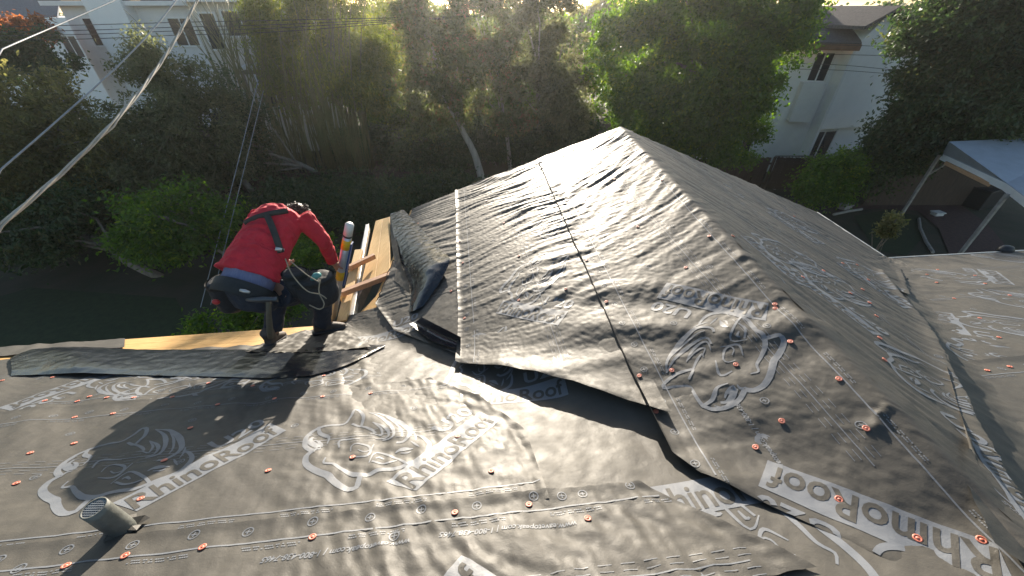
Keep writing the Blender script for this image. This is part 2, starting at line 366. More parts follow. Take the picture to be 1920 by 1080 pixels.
# ------------------------------------------------------------------ printing on the membrane
def crom(pts, step=.012):
    P = [np.asarray(p, float) for p in pts]; P = [2 * P[0] - P[1]] + P + [2 * P[-1] - P[-2]]; out = []
    for i in range(1, len(P) - 2):
        n = max(2, int(np.linalg.norm(P[i + 1] - P[i]) / step))
        for k in range(n):
            t = k / n; a, b, c, d = P[i - 1:i + 3]
            out.append(.5 * (2 * b + (c - a) * t + (2 * a - 5 * b + 4 * c - d) * t * t + (3 * b - a - 3 * c + d) * t ** 3))
    out.append(P[-2]); return np.array(out)
def ribbon(pts, w0, w1=None, w2=None, step=.012):
    """2D strip; widths at start, middle, end"""
    q = crom(pts, step); n = len(q); w1 = w0 if w1 is None else w1; w2 = w0 if w2 is None else w2
    t = np.linspace(0, 1, n); wd = np.interp(t, [0, .5, 1], [w0, w1, w2])
    d = np.gradient(q, axis=0); d /= np.linalg.norm(d, axis=1)[:, None] + 1e-9; nn = np.stack([-d[:, 1], d[:, 0]], 1)
    v = np.concatenate([q - nn * wd[:, None] / 2, q, q + nn * wd[:, None] / 2])
    f = [(i, i + 1, n + i + 1, n + i) for i in range(n - 1)] + [(n + i, n + i + 1, 2 * n + i + 1, 2 * n + i) for i in range(n - 1)]
    return v, f
def grid2(x0, y0, x1, y1, st=.02):
    nx = max(1, int(abs(x1 - x0) / st)); ny = max(1, int(abs(y1 - y0) / st))
    v = [(x0 + (x1 - x0) * i / nx, y0 + (y1 - y0) * j / ny) for j in range(ny + 1) for i in range(nx + 1)]
    f = [(j * (nx + 1) + i, j * (nx + 1) + i + 1, (j + 1) * (nx + 1) + i + 1, (j + 1) * (nx + 1) + i) for j in range(ny) for i in range(nx)]
    return np.array(v), f
_TXT = {}
def text2(s, size, width=None, st=.022, shear=0.0, bold=0.0, space=1.0):
    key = (s, size, width, st, shear, bold)
    if key in _TXT: return _TXT[key]
    cu = bpy.data.curves.new('t', 'FONT'); cu.body = s; cu.size = size; cu.shear = shear; cu.resolution_u = 3; cu.offset = bold * size; cu.space_character = space
    o = bpy.data.objects.new('t', cu); COL.objects.link(o); bpy.context.view_layer.update()
    me = bpy.data.meshes.new_from_object(o.evaluated_get(bpy.context.evaluated_depsgraph_get()))
    bm = bmesh.new(); bm.from_mesh(me); bmesh.ops.triangulate(bm, faces=bm.faces)
    xs = [v.co.x for v in bm.verts]; wd0 = max(xs) - min(xs); x0 = min(xs); k = (width / wd0) if width else 1.0
    for v in bm.verts: v.co.x = (v.co.x - x0) * k
    for _ in range(5):
        le = [e for e in bm.edges if e.calc_length() > st]
        if not le: break
        bmesh.ops.subdivide_edges(bm, edges=le, cuts=1); bmesh.ops.triangulate(bm, faces=bm.faces)
    V = np.array([(v.co.x, v.co.y) for v in bm.verts]); bm.verts.index_update(); Fc = [tuple(v.index for v in f.verts) for f in bm.faces]
    bm.free(); bpy.data.objects.remove(o); bpy.data.meshes.remove(me); bpy.data.curves.remove(cu)
    _TXT[key] = (V, Fc); return V, Fc
def join2(parts):
    V = []; Fc = []; n = 0
    for v, f in parts:
        V.append(np.asarray(v, float)); Fc += [tuple(i + n for i in q) for q in f]; n += len(v)
    return np.concatenate(V), Fc

# emblem traced on slope A, in its own frame: banner from (0,0) to (1,0)
def zr(x, y): return PA.uv(60 + x / 3.6, 760 + y / 3.6)
_o = zr(640, 770); _x = zr(1720, 190) - _o; EMB_L = float(np.linalg.norm(_x)); _x = _x / EMB_L
_y = np.array([_x[1], -_x[0]])                    # towards the eave
def zl(pts): return [np.array([(zr(*p) - _o).dot(_x), (zr(*p) - _o).dot(_y)]) for p in pts]
LINES = [
 (.010, .017, .020, [(640, 240), (590, 265), (480, 285), (390, 305), (300, 340), (215, 395), (170, 450), (190, 485)]),
 (.020, .026, .018, [(190, 485), (120, 520), (76, 565), (76, 600), (110, 630), (158, 655), (165, 690), (190, 730), (230, 745), (300, 728), (345, 690), (390, 650)]),
 (.006, .020, .016, [(250, 525), (205, 565), (270, 565), (300, 600), (350, 635), (450, 635), (560, 600), (700, 580), (800, 545)]),
 (.016, .020, .008, [(800, 545), (900, 505), (1000, 460), (1070, 400), (1082, 362), (1052, 332), (1030, 330)]),
 (.012, .018, .004, [(385, 300), (358, 345), (398, 370), (348, 418)]),
 (.010, .024, .006, [(285, 375), (245, 400), (248, 428), (290, 436), (300, 405), (280, 395)]),
 (.004, .012, .004, [(275, 455), (230, 465), (195, 492)]), (.004, .010, .004, [(305, 350), (235, 385), (215, 430), (245, 455)]),
 (.010, .016, .010, [(640, 240), (700, 200), (745, 168), (775, 172), (768, 215), (720, 262), (690, 282), (648, 262)]),
 (.008, .012, .004, [(690, 280), (740, 300), (760, 325), (720, 330)]),
 (.006, .024, .012, [(835, 180), (920, 184), (985, 222), (1012, 270), (1010, 312), (965, 350), (900, 385), (850, 392)]),
 (.004, .018, .008, [(835, 180), (890, 212), (908, 270), (885, 330), (840, 360), (770, 372)]),
 (.004, .010, .004, [(935, 200), (960, 250), (955, 310), (925, 350)]),
 (.004, .014, .004, [(795, 258), (840, 278), (858, 312), (828, 350), (775, 362), (725, 366)]), (.004, .010, .004, [(800, 262), (820, 300), (790, 340), (745, 330)]),
 (.006, .012, .004, [(412, 445), (440, 405), (490, 385), (610, 380)]),
 (.004, .012, .004, [(448, 510), (560, 500), (640, 442), (684, 408)]), (.004, .010, .004, [(470, 470), (505, 435), (560, 415), (628, 428), (612, 458), (560, 472), (532, 458)]),
 (.004, .010, .010, [(535, 548), (620, 482), (682, 465), (765, 508), (800, 545)]), (.008, .010, .008, [(565, 535), (640, 550), (750, 522)]), (.006, .012, .006, [(610, 515), (640, 500), (665, 515)]),
 (.006, .024, .004, [(785, 465), (830, 445), (935, 430)]), (.004, .009, .004, [(820, 465), (870, 462), (905, 448)]), (.003, .010, .003, [(960, 380), (985, 420)]), (.004, .01, .004, [(1040, 300), (1025, 340), (1000, 370)]),
]
HEAD = join2([ribbon(zl(p), a * 1.25, b * 1.25, c * 1.25) for a, b, c, p in LINES])
_bw = .150
def banner():
    v, f = grid2(0, 0, EMB_L, _bw, .016); v = v.copy(); v[:, 0] += .35 * np.where(v[:, 0] < .1, (v[:, 1] - _bw) * (.1 - v[:, 0]) / .1 * -.6, 0)
    return v, f
BAND = banner()
LETT = text2('RhinoRoof', .158, EMB_L * .92, bold=.018); LETT = (LETT[0] + np.array([.030, .020]), LETT[1])
U20 = text2('U20', .125, .25, bold=.025); U20 = (U20[0] + np.array([EMB_L * .60, _bw + .030]), U20[1])

def decal(name, sh, V2, Fc, m, off, mapf):
    """lay a flat print on a sheet: project each vertex along the slope normal"""
    b = bvh(sh); P3 = []; ok = []
    for x, y in V2:
        p, n = mapf(x, y); hit = b.ray_cast(Vector(p + n * .35), Vector(-n), .7)
        if hit[0] is None: P3.append((0, 0, 0)); ok.append(False)
        else: P3.append(tuple(np.array(hit[0]) + n * off)); ok.append(True)
    fs = [f for f in Fc if all(ok[i] for i in f)]
    if not fs: return None
    used = sorted({i for f in fs for i in f}); re_ = {i: k for k, i in enumerate(used)}
    o = mk(name, [P3[i] for i in used], [tuple(re_[i] for i in f) for f in fs], m, None, True)
    o.parent = sh.o; o.matrix_parent_inverse = Matrix.Identity(4); o.matrix_parent_inverse = (house.matrix_world @ sh.o.matrix_parent_inverse).inverted() if False else Matrix.Identity(4)
    return o
def frame_px(P, p0, p1):
    o = P.uv(*p0); x = unit(P.uv(*p1) - o); x3 = P.U * x[0] + P.V * x[1]; y3 = np.cross(P.N, x3)
    return P.xyz(*o), x3, y3, P.N
def emblem(keys, P, p0, p1, parts='hbut', sc=1.0, end=None):
    O, x3, y3, N = frame_px(P, p0, p1)
    if end: O = P.xyz(*P.uv(*end)) - x3 * EMB_L * sc - y3 * _bw * sc
    mp = lambda x, y: (O + x3 * x * sc + y3 * y * sc, N)
    for k in ([keys] if isinstance(keys, str) else keys):
        sh = SHEETS[k]; pr = []
        if 'h' in parts: pr.append(HEAD)
        if 'b' in parts: pr.append(BAND)
        if 'u' in parts: pr.append(U20)
        decal('printed_emblem', sh, *join2(pr), M_PRT, .0016, mp)
        if 't' in parts: decal('printed_lettering', sh, *LETT, M_MEM, .0030, mp)
emblem(['A2', 'A1b'], PA, (238, 974), (538, 813))
emblem(['A2', 'V'], PA, (770, 933), (945, 786))
emblem(['A1b'], PA, (228, 688), (66, 742))
emblem(['A1b'], PA, (455, 727), (520, 672))
emblem(['A1b'], PA, (-20, 800), (130, 690), 'h')
emblem(['A1b', 'V'], PA, (690, 735), (770, 660), 'h')
emblem(['A3'], PA, (770, 933), (945, 786), 'bt', end=(866, 1046))
emblem(['B3'], PB, (1453, 572), (1222, 528))
emblem(['B3'], PB, (1892, 1038), (1412, 858))
emblem(['B2'], PB, (925, 588), (1088, 622))
emblem(['B2'], PB, (1250, 760), (1085, 690), 'h')
emblem(['V', 'B1'], PB, (880, 800), (1035, 752))
emblem(['B1', 'V'], PB, (660, 668), (780, 622), 'but')
emblem(['V'], PB, (1330, 850), (1120, 960), 'h')
emblem(['V'], PB, (1240, 1030), (1470, 945), 'but')
emblem(['B2'], PB, (985, 455), (1075, 470), 'h', .8)
emblem(['C2', 'C3'], PC, (1465, 505), (1655, 650))
emblem(['C3'], PC, (1590, 640), (1700, 760), 'hu')
emblem(['C1', 'C2'], PC, (1430, 395), (1560, 480)); emblem(['C2'], PC, (1300, 335), (1420, 410)); emblem(['C1'], PC, (1480, 405), (1600, 480), 'bt')
emblem(['C2', 'C1'], PC, (1560, 490), (1640, 545)); emblem(['C3'], PC, (1380, 440), (1500, 545)); emblem(['C3'], PC, (1800, 820), (1870, 930), 'hbt'); emblem(['V2', 'C2'], PC, (1720, 610), (1790, 720), 'h')
emblem(['D1'], PD, (1906, 537), (1852, 497))
emblem(['D2'], PD, (1737, 583), (1792, 657))
emblem(['D2'], PD, (1925, 800), (1835, 722), 'h'); emblem(['D3'], PD, (1895, 830), (1930, 900)); emblem(['D3', 'V2'], PD, (1850, 830), (1905, 960), 'h')
emblem(['D1'], PD, (2020, 500), (1990, 470)); emblem(['D2'], PD, (2100, 600), (2060, 545))

# registration marks, dashed rules and small print
def circ(cx, cy, r, wd):
    t = np.linspace(0, 2 * math.pi, 13); q = [(cx + r * math.cos(a), cy + r * math.sin(a)) for a in t]
    v = np.array([(cx + (r + s * wd / 2) * math.cos(a), cy + (r + s * wd / 2) * math.sin(a)) for s in (-1, 1) for a in t]); n = 13
    f = [(i, i + 1, n + i + 1, n + i) for i in range(12)]
    a = ribbon([(cx - r * .6, cy), (cx + r * .6, cy)], wd, step=.03); b = ribbon([(cx, cy - r * .6), (cx, cy + r * .6)], wd, step=.03)
    return join2([(v, f), a, b])
def course_print(key, P, v0, u0, u1, flip=False, txt_at=(), slope=0.0, marks=True, mid=None):
    """rows of marks, a solid rule, dashed rules and small type parallel to the course edge; v0 = lower edge"""
    sh = SHEETS[key]; pr = []
    if marks:
        k = 0
        for u in np.arange(u0, u1, .205): pr.append(circ(u + .012 * math.sin(9 * u), v0 + .055 + .012 * (k % 2), .017, .0042)); k += 1
    pr.append(ribbon([(u0, v0 + .118), (u1, v0 + .118)], .0065, step=.03))
    for k, dv in enumerate((.136, .146)):
        for u in np.arange(u0, u1, .36):
            for j in range(26):
                a = u + j * .0075; L = .0058 if (j * 7 + k * 3 + int(u * 5)) % 5 else .001
                if L > .002 and j % 9 != 8: pr.append(([(a, v0 + dv), (a + L, v0 + dv), (a + L, v0 + dv + .0048), (a, v0 + dv + .0048)], [(0, 1, 2, 3)]))
    if mid is not None:
        for dv in (-.045, -.022, .022, .045):
            for u in np.arange(u0, u1, .075): pr.append(ribbon([(u, mid + dv), (u + .045, mid + dv)], .0028, step=.03))
        pr.append(ribbon([(u0, mid), (u1, mid)], .0045, step=.03))
        for u in np.arange(u0 + .3, u1, .62): pr.append(circ(u, mid + .07, .017, .0042))
        for u in np.arange(u0 + .1, u1, .62): pr.append(circ(u, mid - .25 + .1 * math.sin(u * 3), .017, .0042))
    V, Fc = join2(pr); V = V.copy(); V[:, 1] += slope * V[:, 0]
    decal('printed_marks', sh, V, Fc, M_PRT, .0015, lambda x, y: (P.xyz(x, y), P.N))
SMALL = text2('www.eavetopeak.com | 1-800-438-7465', .030, st=.03, shear=.2, bold=.02)
def small(key, P, p0, p1, s=1.0):
    O, x3, y3, N = frame_px(P, p0, p1); decal('printed_lettering', SHEETS[key], *SMALL, M_PRT, .0016, lambda x, y: (O + (x3 * x + y3 * y) * s, N))
course_print('A3', PA, 2.585, -.9, 2.2, mid=3.0)
course_print('A2', PA, 1.50, -2.2, 1.2, mid=2.10)
course_print('A2', PA, 2.44, -1.2, 1.7, marks=False)
course_print('A1b', PA, 1.25, -2.8, .9, mid=.85)
course_print('B2', PB, 1.02, 0, 3.9, slope=.122, mid=1.72); course_print('B3', PB, 2.33, 0, 4.8, slope=.062, mid=3.0)
course_print('B3', PB, RL - .20, .3, 5.3, marks=False)
course_print('C3', PC, RL - .22, -3.6, 1.2, marks=False); course_print('C2', PC, 1.30, -1.6, 1.3, mid=1.95); course_print('C3', PC, 2.45, -3, 1.3, mid=2.95)
course_print('D1', PD, 1.12, -.6, 3.0, marks=False, mid=.6); course_print('D2', PD, 1.26, -1.1, 3.0, mid=1.9); course_print('D3', PD, 2.44, -2.2, 2)
small('A2', PA, (268, 1022), (440, 1003)); small('A3', PA, (770, 1020), (600, 1040)); small('A3', PA, (1080, 985), (990, 992)); small('B3', PB, (1500, 925), (1400, 780))

# ------------------------------------------------------------------ cap nails
NAILS = dict(
 A=[(661,858),(921,884),(853,962),(992,947),(1102,973),(586,1008),(380,1027),(235,1043),(124,1062),(264,936),(308,864),(503,883),(139,832),(57,850),(31,907),(357,803),(408,759),(515,748),(168,744),(212,776),(216,701),(145,753),(251,746),(200,746),(84,752),(99,708),(4,714),(140,783),(323,745),(391,719),(474,724),(605,744),(607,705),(695,738),(858,819)],
 B=[(1199,705),(1230,772),(1260,695),(1380,684),(1482,641),(1573,711),(1466,790),(1417,839),(1624,804),(1573,937),(1720,1010),(1840,1013),(1453,571),(1454,579),(945,418),(862,453),(868,493),(973,480),(973,563),(871,597),(1061,542),(1100,488),(1137,566),(1196,425),(1286,502),(1152,336),(1241,338),(1176,378),(846,546),(784,419),(826,370),(912,377),(1330,443)],
 C=[(1453,524),(1499,580),(1374,443),(1310,379),(1505,520),(1544,508),(1594,550),(1617,543),(1630,568),(1643,593),(1649,634),(1580,494),(1607,497),(1489,406),(1628,525),(1266,333),(1658,675),(1651,733),(1664,727),(1684,765),(1688,772),(1776,863)],
 D=[(1738,515),(1756,530),(1758,506),(1828,517),(1847,532),(1789,560),(1893,554),(1837,597),(1873,633),(1851,695),(1893,688)])
def nail_mesh():
    prof = [(.0, .0012), (.0145, .0012), (.0155, .003), (.0145, .0046), (.0105, .0050), (.0095, .0038), (.0055, .0040), (.0048, .0056), (.0, .0060)]
    n = 12; v = []; f = []
    for r, z in prof: v += [(max(r, 1e-4) * math.cos(2 * math.pi * k / n), max(r, 1e-4) * math.sin(2 * math.pi * k / n), z) for k in range(n)]
    for i in range(len(prof) - 1): f += [(i * n + k, i * n + (k + 1) % n, (i + 1) * n + (k + 1) % n, (i + 1) * n + k) for k in range(n)]
    me = bpy.data.meshes.new('cap_nail'); me.from_pydata(v, [], f); me.update(); me.polygons.foreach_set('use_smooth', np.ones(len(f), bool)); me.materials.append(M_NAIL); return me
NM = nail_mesh()
for k, lst in NAILS.items():
    P = dict(A=PA, B=PB, C=PC, D=PD)[k]; shs = [s for kk, s in SHEETS.items() if kk[0] in (k, 'V')]
    for p in lst:
        q = P.xyz(*P.uv(*p)); best = None; bs = None
        for s in shs:
            r = ray(*p); h = bvh(s).ray_cast(Vector((0, 0, 0)), Vector(unit(r)), 20)
            if h[0] is not None and (best is None or h[3] < best[3]): best = h; bs = s
        if best is None: continue
        o = bpy.data.objects.new('cap_nail', NM); COL.objects.link(o); o.parent = bs.o
        nn = Vector(P.N) * .75 + (best[1] if best[1].dot(Vector(P.N)) > 0 else -best[1]) * .25
        o.rotation_euler = (nn.normalized() + Vector(RNG.normal(0, .05, 3))).to_track_quat('Z', 'Y').to_euler(); o.location = best[0] + Vector(P.N) * .001; o.scale = (.86,) * 3

# ------------------------------------------------------------------ eaves, opened roof edge, loose flaps
def lift_px(P, u, v, h):
    r = ray(u, v); o = P.O + P.N * h; return r * (P.N.dot(o) / P.N.dot(r))
def resample(pts, n):
    q = crom(pts, .05 * max(1e-3, np.linalg.norm(np.diff(np.array(pts), axis=0), axis=1).sum())); s = np.concatenate([[0], np.cumsum(np.linalg.norm(np.diff(q, axis=0), axis=1))])
    return np.stack([np.interp(np.linspace(0, s[-1], n), s, q[:, k]) for k in range(q.shape[1])], 1)
def patch(name, P, rows, ns, nt_, m, amp=.004, fr=14, seed=0, an=(1, 1)):
    R = np.array([resample([lift_px(P, *p) for p in r], ns) for r in rows])
    G = np.array([resample(list(R[:, j]), nt_) for j in range(ns)]).transpose(1, 0, 2)
    i, j = np.meshgrid(np.arange(nt_), np.arange(ns), indexing='ij')
    L = np.linalg.norm(R[0, 0] - R[0, -1]) + .01
    a = G @ P.U; b = G @ P.V
    G = G + P.N * (amp * noise(a * fr * an[0], b * fr * an[1], seed) + amp * .5 * noise(a * fr * 2.3 * an[0], b * fr * 2.3 * an[1], seed + 1))[..., None]
    k = np.arange(nt_ * ns).reshape(nt_, ns); Fq = np.stack([k[:-1, :-1], k[:-1, 1:], k[1:, 1:], k[1:, :-1]], -1).reshape(-1, 4)
    return hp(mk(name, G.reshape(-1, 3), Fq, m, None, True))
# strip of the eave course turned back over the slope, glossy underside up
patch('folded_sheet', PA, [
    [(18, 672, .022), (60, 655, .03), (148, 650, .024), (260, 655, .024), (400, 655, .022), (520, 655, .022), (640, 648, .03), (722, 646, .02)],
    [(20, 678, .03), (75, 664, .042), (140, 656, .06), (260, 662, .03), (400, 662, .030), (520, 662, .032), (640, 656, .04), (722, 647, .024)],
    [(22, 694, .028), (80, 690, .030), (142, 682, .065), (260, 688, .028), (400, 692, .028), (520, 692, .03), (630, 680, .034), (722, 648, .026)],
    [(20, 704, .016), (82, 702, .016), (150, 699, .040), (260, 703, .015), (400, 706, .015), (540, 708, .015), (630, 692, .022), (722, 650, .02)]], 300, 48, M_UND, .0022, 8, 3, (1.4, 1.6))
# creased membrane where the slopes meet beside the boots
patch('membrane_scrap', PA, [[(560, 622, .012), (600, 615, .014), (645, 606, .02)], [(500, 642, .014), (580, 636, .02), (665, 628, .04)], [(450, 660, .03), (580, 660, .04), (695, 650, .05)]], 90, 40, M_MEM, .010, 11, 8)
# big corner peeled back on slope B
Zb = lambda x, y, h: (600 + x / 4.0, 390 + y / 4.0, h)
patch('folded_sheet', PB, [[Zb(525, 45, .05), Zb(575, 28, .05), Zb(625, 10, .035)], [Zb(550, 190, .05), Zb(655, 180, .06), Zb(770, 165, .04)], [Zb(590, 320, .03), Zb(730, 300, .075), Zb(875, 282, .05)],
    [Zb(622, 415, .02), Zb(790, 395, .10), Zb(965, 365, .075)], [Zb(660, 470, .03), Zb(800, 450, .115), Zb(972, 392, .085)], [Zb(692, 535, .03), Zb(815, 520, .095), Zb(958, 440, .06)], [Zb(685, 630, .02), Zb(775, 630, .07), Zb(890, 570, .03)], [Zb(668, 780, .015), Zb(710, 770, .03), Zb(775, 735, .018)]], 50, 110, M_UND, .005, 15, 5, (2.0, .6))
patch('folded_sheet', PB, [[Zb(525, 62, .03), Zb(550, 58, .04)], [Zb(530, 200, .02), Zb(575, 240, .05)], [Zb(545, 330, .01), Zb(610, 420, .05)], [Zb(565, 440, .01), Zb(665, 560, .05)], [Zb(560, 545, .01), Zb(672, 640, .03)]], 16, 60, M_MEM, .005, 12, 6)
# open curled lap beside it
patch('curled_lap', PB, [[(790, 594, .10), (825, 612, .10), (864, 632, .09)], [(783, 600, .045), (822, 622, .03), (864, 641, .03)], [(778, 604, .02), (818, 632, .012), (864, 650, .012)], [(768, 607, .05), (812, 640, .045), (864, 655, .04)]], 40, 24, M_UND, .002, 12, 7)
# lifted corners along the valley with slope D
patch('lifted_corner', PC, [[(1622, 503, .006), (1662, 508, .010), (1702, 503, .020)], [(1652, 513, .008), (1678, 515, .016), (1703, 512, .028)], [(1684, 526, .012), (1693, 524, .020), (1703, 521, .034)]], 30, 22, M_MEM, .002, 16, 9)
patch('lifted_corner', PC, [[(1764, 680, .004), (1790, 760, .006), (1815, 840, .01)], [(1772, 684, .03), (1800, 770, .02), (1830, 850, .05)], [(1776, 690, .05), (1806, 790, .03), (1838, 884, .08)]], 24, 30, M_MEM, .003, 12, 12)
# knotted pucker on slope B by the ridge
def board(p, q, wd, th, m, name='board', up=(0, 0, 1)): return bevel(part(MB().beam(p, q, wd, th, up), name, m), .003)
# planks of the open eave, on slope B
pk = [lift_px(PB, *a, .0) for a in ((704, 414), (717.5, 410), (731, 406))]; qk = [lift_px(PB, *a, .0) for a in ((677, 530), (704, 519), (731, 507))]
for i in range(2):
    g = .003 * unit(pk[1] - pk[0])
    bevel(part(MB().prism([pk[i] + g, pk[i + 1] - g, qk[i + 1] - g, qk[i] + g], -PB.N * .022), 'deck_plank', M_WOOD), .003)
board(at_z(673, 470, -2.56), at_z(641, 604, -2.56), .095, .04, M_WOOD, 'fascia_board')
board(at_z(690, 426, -2.64), at_z(661, 597, -2.64), .045, .10, M_METAL, 'metal_flashing')
board(at_z(684, 450, -2.68), at_z(655, 600, -2.68), .06, .05, M_OLD, 'rafter_tail')
b1a, b1b = at_z(655, 502, -2.505), at_z(702, 480, -2.505); board(b1a, b1b, .052, .06, M_RED, 'blocking')
b2a, b2b = at_z(640, 550, -2.48), at_z(739, 513, -2.48); board(b2a, b2b, .062, .06, M_RED, 'blocking')
board(b1a + (0.01, .0, -.03), b1a + (0.01, .0, -.35), .05, .05, M_WOOD, 'post', (0, 1, 0)); board(b2a + (0, .02, -.03), b2a + (0, .02, -.4), .06, .05, M_WOOD, 'post', (0, 1, 0))
# fascias, drip edges, gable trim
def eave(P, u0, u1, v=0.0, m=M_WHITE, name='fascia'):
    a, b = P.xyz(u0, v), P.xyz(u1, v); board(a + (0, 0, -.11), b + (0, 0, -.11), .022, .16, m, name)
eave(PA, -6, 0, .012, M_WOOD); eave(PB, 0, 2.5, .02, M_OLD); eave(PC, 1.36, 0, .01); eave(PD, 0, 6, .01)
def drip(P, u0, u1): a, b = P.xyz(u0, -.012, .004), P.xyz(u1, -.012, .004); board(a, b, .035, .012, M_METAL, 'drip_edge', P.N)
drip(PC, 1.38, -.02); drip(PD, 0, 6)
for P, s in ((PB, 0.03), (PC, 1.33)):
    a, b = P.xyz(s, .25 if P is PB else 0), P.xyz(s, RL - .02); board(a - P.N * .12, b - P.N * .12, .022, .17, M_OLD, 'barge_board', P.N)
# walls under the roof
def wallbox(a, b, name='wall'): part(MB().box(a, b), name, M_STUC)
wallbox((-1.35, 2.0, GZ - .1), (4.4, 5.15, EZ - .12)); wallbox((-6, -3.2, GZ - .1), (9, 2.25, EZ - .14))
part(MB().prism([(-1.35, 5.13, EZ - .12), (4.4, 5.13, EZ - .12), (1.52, 5.13, -1.50)], (0, -.1, 0)), 'gable_wall', M_STUC)
# rear slope behind the ridge, out of the picture
RA, RB = PA.xyz(-6, VA), PA.xyz(2.5, VA)
part(MB().prism([RA + (0, -.01, -.02), RB + (0, -.01, -.02), (RB[0], -3.6, EZ), (-6, -3.6, EZ)], (0, 0, -.03)), 'rear_slope', M_MEM)
part(MB().prism([RB + (.01, -.01, -.04), PD.xyz(-3.2, 3.48, -.03), PD.xyz(6, 3.48, -.03), (10.8, -3.6, EZ), (RB[0] + .01, -3.6, EZ)], (0, 0, -.03)), 'rear_slope', M_MEM)
# dark vent hood clipped to the eave of slope D
q = lift_px(PD, 1888, 471, .01)
mb = MB(); mb.loft([(q + (0, .02, -.03), (.10, .01, 0), (0, .07, 0)), (q + (0, .02, .02), (.10, .01, 0), (0, .07, 0)), (q + (0, .02, .055), (.075, .008, 0), (0, .05, 0)), (q + (0, .02, .07), (.03, .003, 0), (0, .02, 0))])
part(mb, 'vent_hood', M_DARK, True)

# ------------------------------------------------------------------ vent pipe
pb = PA.xyz(*PA.uv(238, 996)); H = .185; r = .037
M_PIPE = mat('weathered_pipe', (.16, .165, .15), .55, noise_scale=14, col2=(.075, .08, .072), bump=.2, bump_scale=60)
M_GRATE = mat('pipe_grate', (.30, .31, .31), .5, metal=.4, noise_scale=40, noise_amt=.3)
vent = empty('vent_pipe', pb, 'weathered grey vent pipe with grated top rising through the membrane', 'vent pipe')
mb = MB(); n = 24; ax = unit((-.04, .0, 1.0)); e1 = unit(np.cross(ax, (0, 1, 0))); e2 = np.cross(ax, e1); vs = []; fs = []
for R_, z in ((r, -.12), (r, .06), (r * 1.015, .10), (r, H - .03), (r * 1.02, H), (r * .88, H), (r * .88, .02)):
    vs += [ax * z + R_ * (math.cos(2 * math.pi * k / n) * e1 + math.sin(2 * math.pi * k / n) * e2) for k in range(n)]
for i in range(6): fs += [(i * n + k, i * n + (k + 1) % n, (i + 1) * n + (k + 1) % n, (i + 1) * n + k) for k in range(n)]
mb.add(vs, fs).build('pipe', M_PIPE, vent, True)
mb = MB()
for i in range(-4, 5):
    o = i * r * .21; L = math.sqrt(max(0, (r * .9) ** 2 - o * o))
    mb.beam(ax * (H - .004) + e1 * o - e2 * L, ax * (H - .004) + e1 * o + e2 * L, .0032, .003, ax); mb.beam(ax * (H - .003) + e2 * o - e1 * L, ax * (H - .003) + e2 * o + e1 * L, .0032, .003, ax)
mb.build('grate', M_GRATE, vent)
mb = MB(); k = 14; ring = []
for i in range(k):
    a = 2 * math.pi * i / k; R_ = r * (1.5 + .5 * math.sin(i * 2.1)); d = PA.U * math.cos(a) + PA.V * math.sin(a)
    ring.append((d * r * 1.03 + ax * (.035 + .02 * math.sin(i * 3.3)), d * R_ + PA.N * (.022 + .004 * math.sin(i * 1.7))))
mb.add([p for q2 in ring for p in q2], [(2 * i, 2 * i + 1, (2 * i + 3) % (2 * k), (2 * i + 2) % (2 * k)) for i in range(k)])
mb.build('torn_collar', M_MEM, vent)

# ------------------------------------------------------------------ worker
PL = PA.xyz(*PA.uv(515, 645), .01); PR = PA.xyz(*PA.uv(612, 626), .02)
person = empty('person', (-1.9, 2.55, -2.42), 'person in a red shirt and dark tool belt bending down at the roof edge', 'person')
def pp(o): o.parent = person; o.matrix_parent_inverse = Matrix.Translation((1.9, -2.55, 2.42)); return o
def wbuild(mb, name, m, vox=None, smooth=4, disp=0.0, dsize=.08):
    o = pp(mb.build(name, m, None, True))
    if vox:
        r_ = o.modifiers.new('remesh', 'REMESH'); r_.mode = 'VOXEL'; r_.voxel_size = vox; r_.use_smooth_shade = True
        if smooth: s_ = o.modifiers.new('smooth', 'SMOOTH'); s_.iterations = smooth; s_.factor = .5
        if disp:
            tx = bpy.data.textures.new(name, 'CLOUDS'); tx.noise_scale = dsize; tx.noise_depth = 2
            d_ = o.modifiers.new('folds', 'DISPLACE'); d_.texture = tx; d_.strength = disp; d_.mid_level = .5; d_.texture_coords = 'LOCAL'
    return o
A3 = np.array
SHW = dict(hem=A3((-1.985, 2.425, -1.652)), waist=A3((-1.965, 2.50, -1.585)), mid=A3((-1.925, 2.66, -1.475)), chest=A3((-1.885, 2.80, -1.385)), sh=A3((-1.862, 2.872, -1.338)), neck=A3((-1.857, 2.925, -1.318)))
T = unit(SHW['sh'] - SHW['waist']); Rv = unit(A3((1, -.05, -.02)) - T * T.dot(A3((1, -.05, -.02)))); Bk = np.cross(Rv, T)
M_SHIRT = mat('red_shirt', (.56, .022, .040), .85, noise_scale=9, noise_amt=.18, bump=.25, bump_scale=150)
def folds(m, sc, st, axis_scale):
    t = m.node_tree; b = t.nodes['Principled BSDF']; tc = t.nodes.new('ShaderNodeTexCoord'); mp = t.nodes.new('ShaderNodeMapping'); mp.inputs['Scale'].default_value = axis_scale; mp.inputs['Rotation'].default_value = (.4, .3, .6)
    n = t.nodes.new('ShaderNodeTexNoise'); n.inputs['Scale'].default_value = sc; n.inputs['Detail'].default_value = 2; n.inputs['Distortion'].default_value = .6
    bp = t.nodes.new('ShaderNodeBump'); bp.inputs['Strength'].default_value = st; bp.inputs['Distance'].default_value = .05
    t.links.new(tc.outputs['Object'], mp.inputs[0]); t.links.new(mp.outputs[0], n.inputs['Vector']); t.links.new(n.outputs['Fac'], bp.inputs['Height'])
    if b.inputs['Normal'].links: t.links.new(b.inputs['Normal'].links[0].from_socket, bp.inputs['Normal'])
    t.links.new(bp.outputs[0], b.inputs['Normal'])
folds(M_SHIRT, 6, 1.0, (1.0, 2.6, 1.2))
